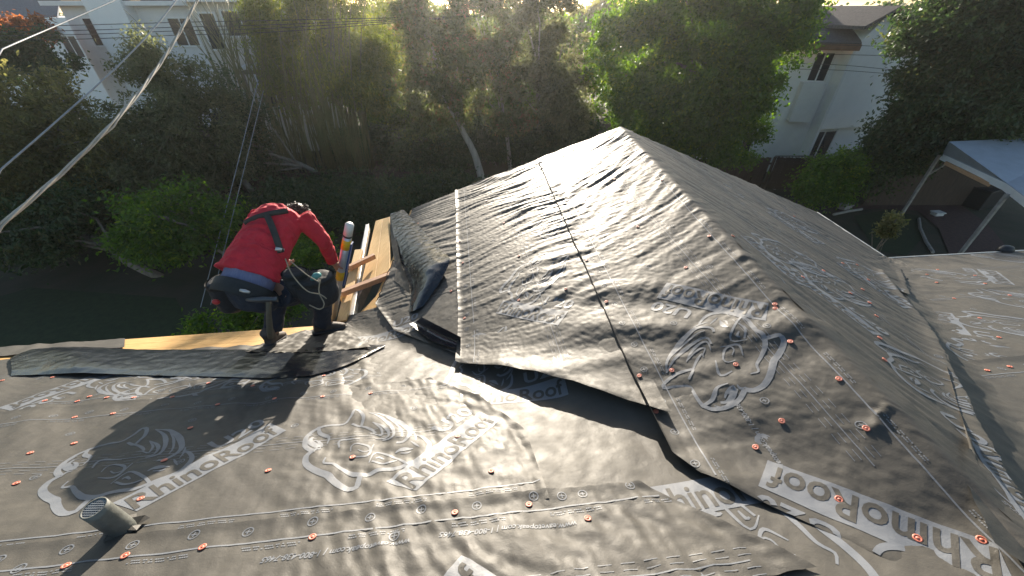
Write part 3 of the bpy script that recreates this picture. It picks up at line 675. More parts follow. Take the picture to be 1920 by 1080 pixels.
M_JEAN = mat('dark_jeans', (.028, .036, .052), .85, noise_scale=10, col2=(.016, .021, .032), bump=.3, bump_scale=120); folds(M_JEAN, 8, .6, (1, 1, 2))
M_SKIN = mat('skin', (.36, .20, .13), .55, noise_scale=20, noise_amt=.1)
M_HAIR = mat('dark_hair', (.022, .015, .011), .45, noise_scale=30, noise_amt=.4)
M_PLAID = mat('plaid_cotton', (.13, .15, .26), .9, noise_scale=30, col2=(.22, .23, .34), stretch=(6, .6, .6), bump=.3, bump_scale=60)
M_BELT = mat('belt_web', (.020, .022, .022), .7, noise_scale=20, noise_amt=.3, bump=.3, bump_scale=90)
M_STRAP = mat('suspender', (.035, .033, .030), .65, noise_scale=20, noise_amt=.3)
M_BOOT = mat('work_boot', (.085, .065, .05), .7, noise_scale=16, noise_amt=.4, bump=.4, bump_scale=60)
M_POUCH = mat('tool_pouch', (.022, .024, .027), .75, noise_scale=12, noise_amt=.4, bump=.4, bump_scale=50)
# a long silver tube held upright at the eave
tb0 = lift_px(PA, 622, 604, .005); tb1 = at_t(655, 424, 3.28); td = unit(tb1 - tb0); tl = np.linalg.norm(tb1 - tb0)
tube = empty('silver_tube', tb0, 'long silver tube with yellow bands and white end cap held at the eave', 'tube')
M_TUBE = mat('brushed_tube', (.52, .53, .54), .38, metal=.55, noise_scale=14, noise_amt=.18)
M_YEL = mat('yellow_label', (.78, .48, .02), .5, noise_scale=60, noise_amt=.12); M_CAP = mat('end_cap', (.7, .68, .64), .5); M_BLUE = mat('blue_plastic', (.02, .09, .28), .5, noise_scale=9, noise_amt=.2)
MB().tube([(0, 0, 0), td * tl], .036, 16).build('shaft', M_TUBE, tube, True)
for a, b in ((.80, .885), (.50, .585)): MB().tube([td * tl * a, td * tl * b], .0375, 16).build('yellow_band', M_YEL, tube, True)
MB().tube([td * tl * .91, td * tl * .925], .0385, 16).build('ring', M_DARK, tube, True)
MB().tube([td * tl * .925, td * (tl + .015), td * (tl + .028)], [.038, .036, .026], 16).build('cap', M_CAP, tube, True)
MB().beam(td * tl * .42 + (.045, .02, 0), td * tl * .84 + (.045, .02, 0), .012, .05, (0, 1, 0)).build('blue_strip', M_BLUE, tube)
hold = tb0 + td * tl * .60

shR, elR, wrR = A3((-1.695, 2.845, -1.36)), A3((-1.575, 2.83, -1.555)), hold + A3((-.035, -.03, .075))
shL, elL, wrL = A3((-2.03, 2.845, -1.365)), A3((-2.12, 2.98, -1.60)), A3((-2.11, 2.98, -1.83))
hipL, knL, anL = A3((-1.995, 2.38, -1.76)), A3((-2.055, 2.72, -2.03)), PL + A3((-.005, .03, .085))
hipR, knR, anR = A3((-1.785, 2.36, -1.77)), A3((-1.625, 2.69, -1.935)), PR + A3((.0, -.02, .09))
hc = A3((-1.845, 3.05, -1.455)); look = unit((.2, .35, -.9))
# body: one continuous figure
mb = MB()
mb.loft([(SHW['hem'] - T * .12, Rv * .15, Bk * .11), (SHW['waist'], Rv * .155, Bk * .11), (SHW['mid'], Rv * .16, Bk * .11), (SHW['chest'], Rv * .17, Bk * .105), (SHW['sh'], Rv * .12, Bk * .08), (SHW['neck'], Rv * .055, Bk * .055), (hc - T * .02, Rv * .05, Bk * .05)])
for a, b, c, r_ in ((shR, elR, wrR, (.055, .042, .03)), (shL, elL, wrL, (.055, .042, .03)), (hipL, knL, anL, (.09, .06, .045)), (hipR, knR, anR, (.09, .06, .045))):
    mb.tube([a, .5 * (a + b), b, .5 * (b + c), c], [r_[0], .95 * r_[0], r_[1], r_[1], r_[2]], 12)
up_ = unit(-look * .3 + T); sd_ = unit(np.cross(look, T)); 
mb.ball(hc, (.074, .095, .098), 14, 10); mb.ball(hc + look * .09, .016); mb.ball(hc + look * .07 - T * .05, (.05, .04, .04)); mb.ball(hc + look * .088 + T * .02, (.03, .012, .012))
for s_ in (-1, 1): mb.ball(hc + sd_ * .076 * s_, (.018, .02, .03)); mb.ball(hc + look * .082 + sd_ * .03 * s_ + T * .03, .013)
def hand(c, ax, side, wr):
    """fingers curled around an axis through c"""
    n0 = unit(np.cross(ax, side)); mb.tube([wr, .5 * (wr + c) + n0 * .01, c - side * .042 + n0 * .01], [.027, .03, .034], 10)
    for i, ln in enumerate((.92, 1.0, .95, .8)):
        o = c + ax * (.033 - .022 * i); pts = []
        for k in range(5):
            a = math.pi * (.95 - .27 * k * ln); pts.append(o + .046 * (math.cos(a) * side + math.sin(a) * n0))
        mb.tube(pts, [.0105, .010, .0095, .009, .0075], 8)
    pts = [c + ax * .045 - side * .035, c + ax * .055 - side * .035 - n0 * .028, c + ax * .05 - side * .012 - n0 * .047, c + ax * .046 + side * .012 - n0 * .05]
    mb.tube(pts, [.014, .012, .011, .009], 8)
hand(hold, td, unit(A3((1.0, .25, 0)) - td * td.dot(A3((1.0, .25, 0)))), wrR)
hand(wrL + A3((.03, .05, -.06)), unit((.3, .8, .2)), unit((.8, -.3, -.1)), wrL)
wbuild(mb, 'body', M_SKIN, .0065, 2)
# shirt
mb = MB(); rings = [(SHW['hem'] - Rv * .02, .258, .165), (SHW['hem'] + T * .02 - Rv * .015, .244, .165), (SHW['waist'] - Rv * .01, .225, .158), (SHW['mid'], .212, .152), (SHW['chest'], .208, .138), (SHW['sh'], .168, .110), (SHW['neck'], .072, .066)]
mb.loft([(c, Rv * a, Bk * b) for c, a, b in rings])
for a, b, c in ((shR, elR, wrR), (shL, elL, wrL)):
    d = unit(c - b); mb.tube([a + (.0, 0, .01), .5 * (a + b), b, .5 * (b + c), c - d * .035], [.088, .074, .062, .056, .047], 14)
SHIRT = (list(mb.v), list(mb.f))
shirt = wbuild(mb, 'shirt', M_SHIRT, .010, 4, .034, .085)
# plaid shorts showing under the hem, trousers
mb = MB(); mb.loft([(SHW['hem'] + T * .04, Rv * .195, Bk * .145), (SHW['hem'] - T * .05, Rv * .190, Bk * .152), (SHW['hem'] - T * .12, Rv * .185, Bk * .155)]); wbuild(mb, 'waistband', M_PLAID, .012, 2, .012, .03)
pel = SHW['hem'] - T * .13 + A3((.03, .0, -.01))
mb = MB(); mb.loft([(SHW['hem'] - T * .075, Rv * .192, Bk * .158), (pel, Rv * .205, Bk * .165), (pel + A3((.01, .02, -.11)), Rv * .18, unit((0, -1, .2)) * .14), (pel + A3((.01, .06, -.17)), Rv * .13, unit((0, -1, .2)) * .09)])
for a, b, c in ((hipL, knL, anL), (hipR, knR, anR)): mb.tube([a, .5 * (a + b), b, .5 * (b + c), c + unit(b - c) * .02], [.118, .105, .088, .078, .074], 14)
wbuild(mb, 'trousers', M_JEAN, .012, 4, .02, .06)
# boots
def boot(p, d):
    d = unit(A3(d) - PA.N * PA.N.dot(A3(d))); n0 = PA.N; s_ = np.cross(d, n0); mb = MB()
    mb.loft([(p - d * .10 + n0 * .04, s_ * .030, n0 * .036), (p - d * .07 + n0 * .05, s_ * .042, n0 * .046), (p + n0 * .055, s_ * .045, n0 * .05), (p + d * .07 + n0 * .045, s_ * .05, n0 * .04), (p + d * .13 + n0 * .036, s_ * .048, n0 * .032), (p + d * .175 + n0 * .028, s_ * .028, n0 * .02)])
    mb.tube([p - d * .035 + n0 * .05, p - d * .03 + A3((0, 0, .15))], [.05, .058], 14); wbuild(mb, 'boot', M_BOOT, .008, 3)
    mb = MB(); mb.prism([p + d * x + s_ * y - n0 * .004 for x, y in ((-.115, -.03), (-.10, -.042), (0, -.045), (.10, -.053), (.16, -.04), (.19, 0), (.16, .04), (.10, .053), (0, .045), (-.10, .042), (-.115, .03))], n0 * .028); wbuild(mb, 'boot_sole', M_DARK)
boot(PL, (-.1, 1, 0)); boot(PR, (.85, .62, 0))
# hair: cap of curls
mb = MB(); mb.ball(hc - look * .012 + T * .01, (.084, .102, .102), 14, 9); h0 = np.random.default_rng(5)
for _ in range(700):
    d = h0.normal(0, 1, 3); d = unit(d); 
    if d.dot(look) > .35: continue
    p = hc + d * A3((.080, .100, .102)); tn = unit(np.cross(d, h0.normal(0, 1, 3))); L = h0.uniform(.02, .05)
    pts = [p - d * .01, p + d * L * .5 + tn * L * .4, p + d * L * .8 - tn * L * .1]; mb.tube(pts, [.0045, .0035, .001], 3, False)
wbuild(mb, 'hair', M_HAIR)
# braces across the back
SB = BVHTree.FromPolygons([Vector(v) for v in SHIRT[0]], SHIRT[1])
def strap(pts, wd, m, name, off=.017):
    q = []
    for p in crom([A3(p) for p in pts], 6):
        h = SB.ray_cast(Vector((0, 0, 0)), Vector(unit(ray(*p))), 20)
        if h[0] is not None: q.append(A3(h[0]) - unit(ray(*p)) * off)
    q = A3(q); 
    for _ in range(3): q[1:-1] = (q[:-2] + q[1:-1] * 2 + q[2:]) / 4
    mb = MB(); vs = []; n = len(q)
    for i in range(n):
        d = unit(q[min(i + 1, n - 1)] - q[max(i - 1, 0)]); s_ = unit(np.cross(d, q[i])) * wd / 2; z = -unit(q[i]) * .004
        vs += [q[i] - s_, q[i] + s_, q[i] + s_ + z, q[i] - s_ + z]
    fs = [(4 * i + a, 4 * i + (a + 1) % 4, 4 * i + 4 + (a + 1) % 4, 4 * i + 4 + a) for i in range(n - 1) for a in range(4)] + [(3, 2, 1, 0), tuple(4 * n - 4 + a for a in range(4))]
    mb.add(vs, fs); return wbuild(mb, name, m)
strap([(527, 474), (521, 455), (512, 430), (503, 408), (497, 400)], .046, M_STRAP, 'brace_strap')
strap([(458, 420), (475, 410), (500, 402), (520, 398), (540, 395)], .042, M_STRAP, 'brace_strap', .02)
strap([(516, 466), (533, 470)], .028, M_METAL, 'buckle', .024)
# tool belt with pouches, hammer
bc = SHW['hem'] - T * .135 + A3((.01, 0, 0)); mb = MB(); n = 28; vs = []
for z, k in ((-.055, 1.0), (-.05, 1.05), (.05, 1.05), (.055, 1.0)): vs += [bc + T * z + (Rv * .212 * math.cos(2 * math.pi * i / n) + Bk * .172 * math.sin(2 * math.pi * i / n)) * k for i in range(n)]
mb.add(vs, [(j * n + i, j * n + (i + 1) % n, (j + 1) * n + (i + 1) % n, (j + 1) * n + i) for j in range(3) for i in range(n)]); wbuild(mb, 'tool_belt', M_BELT)
def pouch(c, a, b, h, m=M_POUCH, name='pouch'):
    mb = MB(); c = A3(c); a = A3(a); b = A3(b); dn = A3((0, 0, -1.0)); R_ = [(c + dn * -.02, .86, .86), (c, 1.0, 1.0), (c + dn * h * .5, 1.05, 1.1), (c + dn * h * .85, .9, .95), (c + dn * h, .55, .5)]
    mb.loft([(q, a * i, b * j) for q, i, j in R_]); wbuild(mb, name, m, .010, 3, .012, .04)
    mb = MB(); vs = []; n = 24
    for k_, z in ((1.06, .0), (1.08, -.03), (.98, -.032), (.9, -.004)): vs += [c - dn * (-z - .012) * -1 + a * k_ * math.cos(2 * math.pi * i / n) + b * k_ * math.sin(2 * math.pi * i / n) for i in range(n)]
    mb.add(vs, [(j * n + i, j * n + (i + 1) % n, (j + 1) * n + (i + 1) % n, (j + 1) * n + i) for j in range(3) for i in range(n)]); wbuild(mb, name + '_rim', M_BELT)
pouch(at_t(588, 522, 2.93), (.125, .07, 0), (-.06, .09, 0), .25)
pouch(at_t(552, 512, 2.88), (.085, .02, 0), (-.02, .07, 0), .22)
pouch(at_t(416, 528, 2.92), (.095, -.03, 0), (.03, .10, 0), .27)
g = at_t(592, 517, 2.86); M_TEAL = mat('teal_grip', (.10, .30, .29), .5, noise_scale=20, noise_amt=.15)
mb = MB(); mb.tube([g + (-.05, .02, -.06), g, g + (.035, -.01, .015)], [.022, .024, .019], 12); wbuild(mb, 'teal_handle', M_TEAL)
mb = MB(); g = at_t(405, 566, 2.80); mb.ball(g, (.028, .018, .022)); wbuild(mb, 'red_reel', mat('red_plastic', (.5, .03, .03), .45, noise_scale=9, noise_amt=.1))
M_CORD = mat('tan_cord', (.30, .25, .17), .8, noise_scale=20, noise_amt=.2)
for pts in ([(535, 485), (548, 515), (575, 545), (600, 552), (612, 560)], [(600, 525), (598, 548), (608, 570), (600, 580), (580, 572)], [(545, 490), (575, 515), (600, 530)]):
    mb = MB(); mb.tube(crom([at_t(*p, 2.80 - .0005 * (p[0] - 535)) for p in pts], .02), .0045, 6); wbuild(mb, 'cord', M_CORD)
M_STEEL = mat('hammer_steel', (.10, .11, .12), .4, metal=.7, noise_scale=10, noise_amt=.25); M_HICK = mat('hammer_handle', (.13, .105, .065), .6, noise_scale=9, noise_amt=.25)
ha, hb = at_t(462, 562, 2.74), at_t(520, 561, 2.74); mb = MB(); mb.tube([ha, ha * .8 + hb * .2, ha * .5 + hb * .5, ha * .15 + hb * .85, hb], [.010, .018, .022, .017, .021], 10); wbuild(mb, 'hammer_head', M_STEEL)
mb = MB(); mb.tube([at_t(503, 560, 2.745), at_t(504, 590, 2.80), at_t(506, 618, 2.86), at_t(507, 633, 2.89)], [.017, .018, .022, .020], 10); wbuild(mb, 'hammer_shaft', M_HICK)
mb = MB(); g = at_t(459, 546, 2.70); mb.tube([g + (-.03, 0, .01), g, g + (.03, 0, -.012)], [.010, .014, .009], 8); wbuild(mb, 'belt_clip', M_METAL)

# ------------------------------------------------------------------ ground, fences, planting
M_GND = mat('yard_soil', (.060, .048, .034), .95, noise_scale=1.2, col2=(.030, .036, .018), bump=.6, bump_scale=6, coord='Object')
g = mk('ground', [(-400, -60, GZ), (400, -60, GZ), (400, 700, GZ), (-400, 700, GZ)], [(0, 1, 2, 3)], M_GND); g['kind'] = 'structure'
M_LAWN = mat('lawn_soil', (.022, .036, .012), .95, noise_scale=5, noise_amt=.35, bump=.6, bump_scale=30)
def slab(name, pts, z, m): o = mk(name, [(x, y, z) for x, y in pts], [tuple(range(len(pts)))], m); o['kind'] = 'structure'; return o
def gpx(*ps): return [tuple(at_z(u, v, GZ)[:2]) for u, v in ps]
slab('lawn', gpx((-300, 640), (60, 540), (330, 560), (360, 620), (300, 760), (-300, 800)), GZ + .02, M_LAWN)
slab('lawn', gpx((1600, 405), (1660, 395), (1720, 405), (1735, 440), (1700, 480), (1640, 470)), GZ + .02, M_LAWN)
M_PATH = mat('brick_path', (.07, .036, .032), .9, noise_scale=8, noise_amt=.35, bump=.5, bump_scale=20)
slab('path', gpx((1560, 402), (1640, 392), (1720, 396), (1760, 430), (1780, 480), (1900, 480), (1850, 420), (1800, 385), (1660, 380), (1580, 392)), GZ + .03, M_PATH)
M_KERB = mat('kerb', (.30, .28, .26), .85, noise_scale=8, noise_amt=.25)
for pts, nm in (([(1722, 412), (1724, 430), (1735, 455), (1748, 475)], 'garden_edging'), ([(1562, 404), (1590, 398), (1615, 394)], 'garden_edging')):
    mb = MB(); mb.tube([A3((x, y, GZ + .05)) for x, y in gpx(*pts)], .06, 6); tag(mb.build(nm, M_KERB), 'pale curved stone edging beside the lawn below the roof' if pts[0][0] > 1700 else 'pale stone edging at the far end of the brick path', 'edging')

def leafmesh(name, C, D, Nn, ln, wd, m, parent, rnd):
    """rhombic leaves, slightly folded"""
    n = len(C); S = np.cross(D, Nn); S /= np.linalg.norm(S, axis=1)[:, None] + 1e-9
    a = C - D * ln[:, None] * .5; b = C + D * ln[:, None] * .5; s = S * wd[:, None] * .5; up = np.cross(S, D) * (wd * .18)[:, None]
    V = np.stack([a, C + s + up, b, C - s + up], 1).reshape(-1, 3); Fq = np.arange(4 * n).reshape(n, 4)
    o = mk(name, V, Fq, m, parent, False)
    at = o.data.attributes.new('rnd', 'FLOAT', 'FACE'); at.data.foreach_set('value', rnd.astype(np.float32)); return o
def leaf_mat(name, dark, mid, tip, trans=.52):
    m = bpy.data.materials.new(name); m.use_nodes = True; t = m.node_tree; L = t.links.new; t.nodes.clear()
    at = t.nodes.new('ShaderNodeAttribute'); at.attribute_name = 'rnd'; cr = t.nodes.new('ShaderNodeValToRGB'); e = cr.color_ramp.elements
    e[0].position = 0; e[0].color = (*dark, 1); e[1].position = 1; e[1].color = (*tip, 1); k = e.new(.6); k.color = (*mid, 1); L(at.outputs['Fac'], cr.inputs[0])
    pb_ = t.nodes.new('ShaderNodeBsdfPrincipled'); pb_.inputs['Roughness'].default_value = .48; pb_.inputs['Specular IOR Level'].default_value = .4; L(cr.outputs[0], pb_.inputs['Base Color'])
    tr = t.nodes.new('ShaderNodeBsdfTranslucent'); hs = t.nodes.new('ShaderNodeHueSaturation'); hs.inputs['Value'].default_value = 3.1; hs.inputs['Saturation'].default_value = 1.2; hs.inputs['Hue'].default_value = .485
    L(cr.outputs[0], hs.inputs['Color']); L(hs.outputs[0], tr.inputs[0]); mx = t.nodes.new('ShaderNodeMixShader'); mx.inputs[0].default_value = trans
    out = t.nodes.new('ShaderNodeOutputMaterial'); L(pb_.outputs[0], mx.inputs[1]); L(tr.outputs[0], mx.inputs[2]); L(mx.outputs[0], out.inputs[0]); return m
L_OLIVE = leaf_mat('olive_leaf', (0.06, 0.07, 0.028), (0.125, 0.125, 0.05), (0.22, 0.2, 0.08))
L_GREY = leaf_mat('grey_leaf', (0.05, 0.065, 0.034), (0.105, 0.115, 0.058), (0.17, 0.165, 0.09))
L_BAM = leaf_mat('bamboo_leaf', (0.055, 0.08, 0.02), (0.12, 0.145, 0.035), (0.24, 0.23, 0.06))
L_GRN = leaf_mat('green_leaf', (0.034, 0.075, 0.016), (0.075, 0.14, 0.026), (0.17, 0.22, 0.04))
L_EUC = leaf_mat('mixed_leaf', (0.045, 0.065, 0.028), (0.095, 0.115, 0.045), (0.26, 0.16, 0.1))
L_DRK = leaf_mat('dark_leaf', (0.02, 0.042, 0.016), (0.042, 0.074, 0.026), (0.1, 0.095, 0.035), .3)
L_RED = leaf_mat('russet_leaf', (.085, .045, .025), (.19, .095, .045), (.30, .16, .08))
M_BARK = mat('grey_bark', (.20, .17, .14), .9, noise_scale=8, noise_amt=.35, bump=.6, bump_scale=25, stretch=(1, 1, .25))
M_PALEB = mat('pale_bark', (.36, .33, .28), .85, noise_scale=6, noise_amt=.3, bump=.4, bump_scale=20, stretch=(1, 1, .25))

def blob(u, v, y, ru, rv, ry=None):
    r = ray(u, v); t = y / r[1]; c = r * t; return np.array([*c, ru / F * t, (ry if ry else ru / F * t * (.5 if y > 17.4 else .8)), rv / F * t * 1.1])
def crown(name, blobs, nclump, nleaf, ln, wd, m, parent, base, seed, cr=.38, droop=.35, gap=-.12, sprig=0.0, clipz=None):
    g = np.random.default_rng(seed); B = np.array(blobs); vol = (B[:, 3] * B[:, 4] * B[:, 5]) ** .8; C = []
    while len(C) < nclump:
        i = g.choice(len(B), p=vol / vol.sum()); d = unit(g.normal(0, 1, 3)); r = (g.uniform(.62, 1.04) if g.random() < .72 else g.uniform(.1, .7))
        c = B[i, :3] + d * r * B[i, 3:] * (1 + .22 * noise(d[0] * 2.5 + i, d[2] * 2.5 + d[1], seed % 40))
        if c[2] < GZ + .4 or c[2] > .9 + .03 * (c[1] - 20) + .5 * math.sin(c[0] * 1.3) : continue
        if float(noise(c[0] * .9 + c[1] * .5, c[2] * .9 + seed, 7)) < gap: continue
        C.append(c)
    C = np.array(C); n = nclump * nleaf; K = np.repeat(np.arange(nclump), nleaf)
    cs = g.uniform(.55, 1.35, nclump) * cr
    P_ = C[K] + g.normal(0, 1, (n, 3)) * cs[K][:, None] * np.array([1, 1, .75]) * .6
    ctr = B[:, :3].mean(0); out = P_ - ctr; out /= np.linalg.norm(out, axis=1)[:, None] + 1e-6
    D = g.normal(0, 1, (n, 3)) * .75 + out * .5 + np.array([0, 0, -droop]); D /= np.linalg.norm(D, axis=1)[:, None]
    Nn = g.normal(0, .7, (n, 3)) + np.array([0, 0, .8]) + out * .3; Nn /= np.linalg.norm(Nn, axis=1)[:, None]
    rc = g.normal(.42, .16, nclump); rnd = np.clip(rc[K] + g.normal(0, .16, n), 0, 1)
    o = leafmesh(name, P_ - np.array(base), D, Nn, ln * g.uniform(.6, 1.35, n), wd * g.uniform(.65, 1.3, n), m, parent, rnd)
    return o, C
def tree(name, label, base, blobs, nclump, nleaf, ln, wd, m, seed, bark=M_BARK, tr=.16, group=None, cat='tree', lean=None, trunks=1, gap=-.12, cr=.38, droop=.35, nb=12):
    base = np.array(base); t = empty(name, base, label, cat, group); o, C = crown('crown', blobs, int(nclump * 1.25), int(nleaf * 1.35), ln * 1.3, wd * 1.45, m, t, base, seed, cr, droop, gap)
    g = np.random.default_rng(seed + 1); top = np.array(blobs)[:, :3].mean(0) + (0, 0, .3)
    for k in range(trunks):
        off = np.array([(k - (trunks - 1) / 2) * .45, g.uniform(-.2, .2), 0]) if trunks > 1 else np.zeros(3)
        tp = top + off * 2.5; q = [off + (0, 0, -.15)]
        for s in (.25, .5, .75, 1.0): q.append(off * (1 - s) + (tp - base) * s + g.normal(0, .12, 3) * (1 if s < 1 else 0))
        MB().tube(crom(q, .4), np.linspace(tr, tr * .3, len(crom(q, .4))), 9).build('trunk', bark, t, True)
        for c in C[g.choice(len(C), nb // trunks, replace=False)]:
            s = g.uniform(.4, .9); st = off * (1 - s) + (tp - base) * s; e = c - base; md = (st + e) / 2 + (0, 0, .25) + g.normal(0, .15, 3)
            MB().tube([st, .6 * st + .4 * md, md, e], [tr * .42, tr * .34, tr * .24, tr * .07], 6).build('limb', bark, t, True)
    return t
def gz(u, v): p = at_z(u, v, GZ); return p
# left side
tree('olive_tree', 'olive coloured bushy tree in the left garden under the cables', (-15.0, 14.5, GZ), [blob(70, 215, 15.5, 105, 85), blob(150, 310, 14.5, 100, 85), blob(20, 340, 13.5, 110, 110), blob(-80, 260, 14.5, 110, 130)], 620, 42, .14, .055, L_OLIVE, 11, gap=-.25)
tree('grey_green_tree', 'tall grey green tree in front of the pale two storey house', (-11.0, 16.5, GZ), [blob(275, 120, 18.5, 34, 45), blob(320, 175, 17.5, 75, 80), blob(365, 265, 16.5, 90, 90), blob(285, 300, 15.5, 105, 90), blob(400, 190, 17.5, 50, 60)], 640, 42, .13, .045, L_GREY, 12, gap=-.2)
tree('dark_shrub', 'dark green bush spreading below the grey green tree', (-9.0, 11.8, GZ), [blob(330, 420, 11.5, 95, 62), blob(270, 450, 11.0, 60, 50), blob(395, 400, 12, 50, 50)], 230, 42, .12, .05, L_GRN, 13, cat='shrub')
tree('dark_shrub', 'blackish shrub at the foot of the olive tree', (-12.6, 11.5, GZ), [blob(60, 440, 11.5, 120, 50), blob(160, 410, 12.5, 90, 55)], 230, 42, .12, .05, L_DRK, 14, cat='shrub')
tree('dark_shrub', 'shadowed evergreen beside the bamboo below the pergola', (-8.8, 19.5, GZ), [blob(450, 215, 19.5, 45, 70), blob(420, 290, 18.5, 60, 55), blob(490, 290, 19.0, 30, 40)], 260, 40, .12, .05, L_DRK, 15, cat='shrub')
tree('leafy_shrub', 'small leafy bush just below the eave behind the boots', (-4.4, 6.2, GZ), [blob(430, 606, 6.6, 70, 22), blob(395, 622, 6.4, 40, 14), blob(500, 575, 7.2, 60, 25), blob(560, 470, 8.8, 60, 40)], 190, 34, .075, .035, L_GRN, 16, cat='shrub', tr=.05, nb=6, cr=.22)
tree('russet_tree', 'russet leaved tree beyond the olive tree by the pale house', (-26, 25, GZ), [blob(25, 58, 25, 50, 20), blob(95, 52, 25, 30, 15), blob(-50, 60, 25, 60, 30)], 120, 40, .17, .08, L_RED, 17)
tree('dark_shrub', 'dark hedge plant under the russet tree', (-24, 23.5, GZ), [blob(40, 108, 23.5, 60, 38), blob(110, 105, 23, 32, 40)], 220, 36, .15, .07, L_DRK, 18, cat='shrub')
# bamboo
bam = empty('bamboo_clump', gz(600, 315), 'tall bamboo clump with bare canes below and leafy tops above', 'bamboo'); bb = np.array(bam.location)
bl = [blob(540, 90, 22.5, 65, 100), blob(620, 60, 23.0, 75, 95), blob(700, 90, 22.5, 60, 110), blob(560, 20, 22.5, 80, 70), blob(670, 150, 21.8, 70, 50), blob(530, 160, 22, 40, 45), blob(500, 60, 22.5, 40, 70)]
crown('crown', bl, 1300, 52, .21, .05, L_BAM, bam, bb, 21, cr=.42, droop=.7, gap=-.3)
M_CANE = mat('bamboo_cane', (.24, .20, .085), .5, noise_scale=3, col2=(.13, .13, .05)); g9 = np.random.default_rng(9); cm = []
for k in range(5):
    mb = MB(); a = g9.uniform(-1, 1); mb.tube([(0, 0, -.1), (a * .12, .02, 2.2), (a * .4, .08, 4.4), (a * .95, .2, 6.4), (a * 1.7, .35, 8.0)], [.038, .036, .03, .022, .008], 6); o = mb.build('cane', M_CANE, bam, True); cm.append(o.data); o.location = (g9.uniform(-2, 2), g9.uniform(-.8, .6), 0)
for k in range(170):
    o = bpy.data.objects.new('cane', cm[k % 5]); COL.objects.link(o); o.parent = bam; o.location = (g9.uniform(-3.2, 3.6), g9.uniform(-2.2, .7), 0); o.rotation_euler = (g9.normal(0, .05), g9.normal(0, .06), g9.uniform(-.6, .6)); o.scale = (1, 1, g9.uniform(.8, 1.12))
# centre
def slim(label, px0, px1, blobs, n, seed, m=L_EUC, tr=.15, bark=M_PALEB, **k):
    return tree('slender_tree', label, gz(*px0), blobs, n, 40, .15, .055, m, seed, bark, tr, **k)
slim('leaning pale trunked tree with reddish leaf tips beside the bamboo', (905, 338), 0, [blob(820, 90, 21, 75, 75), blob(790, 190, 20.5, 55, 60), blob(860, 170, 20.5, 60, 60), blob(780, 20, 21.5, 60, 60)], 420, 31, tr=.22, nb=16)
slim('slim tree with single pale trunk behind the gable ridge', (957, 318), 0, [blob(930, 120, 21.5, 60, 80), blob(900, 40, 22, 60, 60), blob(960, 210, 21, 50, 40)], 330, 32, tr=.13)
slim('twin trunked tree standing left of the gable peak', (1015, 305), 0, [blob(1020, 100, 21.5, 65, 80), blob(1060, 190, 20.5, 60, 60), blob(1010, 10, 22, 70, 60)], 380, 33, L_GREY, trunks=2, tr=.12)
tree('broad_green_tree', 'broad bright green tree reaching over toward the white house', gz(1290, 335), [blob(1180, 110, 20, 80, 90), blob(1270, 60, 20, 90, 80), blob(1380, 110, 18.5, 95, 90), blob(1450, 70, 18.5, 75, 62), blob(1330, 200, 18.5, 90, 70), blob(1220, 215, 19, 80, 60), blob(1410, 185, 18, 42, 50), blob(1400, 10, 19.5, 110, 60), blob(1500, 25, 19, 40, 30)], 1250, 42, .14, .065, L_GRN, 34, tr=.28, nb=26, gap=-.18)
tree('broad_green_tree', 'low spreading green tree against the fence behind the right rake', gz(1400, 340), [blob(1360, 270, 18, 60, 40), blob(1412, 265, 18, 34, 40), blob(1290, 250, 18.5, 60, 40)], 260, 42, .13, .06, L_GRN, 35, tr=.1)
# right
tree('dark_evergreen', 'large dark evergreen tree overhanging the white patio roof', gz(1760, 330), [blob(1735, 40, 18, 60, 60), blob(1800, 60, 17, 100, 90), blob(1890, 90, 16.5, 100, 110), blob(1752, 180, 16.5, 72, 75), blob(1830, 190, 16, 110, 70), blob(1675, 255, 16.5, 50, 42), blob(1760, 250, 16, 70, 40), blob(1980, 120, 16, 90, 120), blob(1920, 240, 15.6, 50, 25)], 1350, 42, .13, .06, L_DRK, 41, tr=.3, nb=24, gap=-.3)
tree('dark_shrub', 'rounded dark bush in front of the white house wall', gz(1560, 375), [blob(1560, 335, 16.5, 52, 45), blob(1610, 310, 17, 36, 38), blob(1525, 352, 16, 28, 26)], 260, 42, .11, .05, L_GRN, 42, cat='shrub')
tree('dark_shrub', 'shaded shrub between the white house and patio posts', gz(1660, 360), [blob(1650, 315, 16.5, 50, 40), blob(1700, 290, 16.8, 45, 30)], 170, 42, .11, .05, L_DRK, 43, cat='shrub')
tree('flowering_stalk', 'tall leafy stalk rising beside the right eave', gz(1640, 475) * .62 + A3((0, 0, GZ * .38)), [blob(1650, 470, 7.2, 22, 10), blob(1668, 425, 7.6, 8, 18), blob(1678, 410, 7.7, 6, 6)], 40, 26, .06, .03, L_OLIVE, 44, cat='plant', tr=.03, nb=4, cr=.12)
# far row of trees closing the view
for k, (u, y, hh, m_) in enumerate([(-160, 44, 3.5, L_GREY), (60, 52, 5.0, L_DRK), (330, 48, 5, L_OLIVE), (560, 40, 5.0, L_GRN), (760, 42, 5.5, L_EUC), (960, 40, 5.0, L_GRN), (1130, 42, 5.5, L_OLIVE), (1300, 40, 5.5, L_GRN), (1480, 44, 4.5, L_OLIVE), (1680, 40, 5.0, L_DRK), (1900, 42, 5.5, L_GRN), (2100, 44, 5, L_GRN)]):
    r = ray(u, 30); x = r[0] / r[1] * y; c = [np.array([x + dx, y + dy, z, rx, rx, rz]) for dx, dy, z, rx, rz in ((0, 0, hh - 8.0, 4.6, 3.2), (-4.2, 1, hh - 8.6, 4.0, 3.0), (4.2, -1, hh - 8.8, 4.0, 3.0), (.5, .5, hh - 7.4, 3.4, 2.4))]
    tree('distant_tree', 'distant tree in the row behind the gardens', (x, y, GZ), c, 420, 40, .34, .2, m_, 60 + k, group='far row of trees behind the gardens', gap=-.35, cr=.7, nb=5)

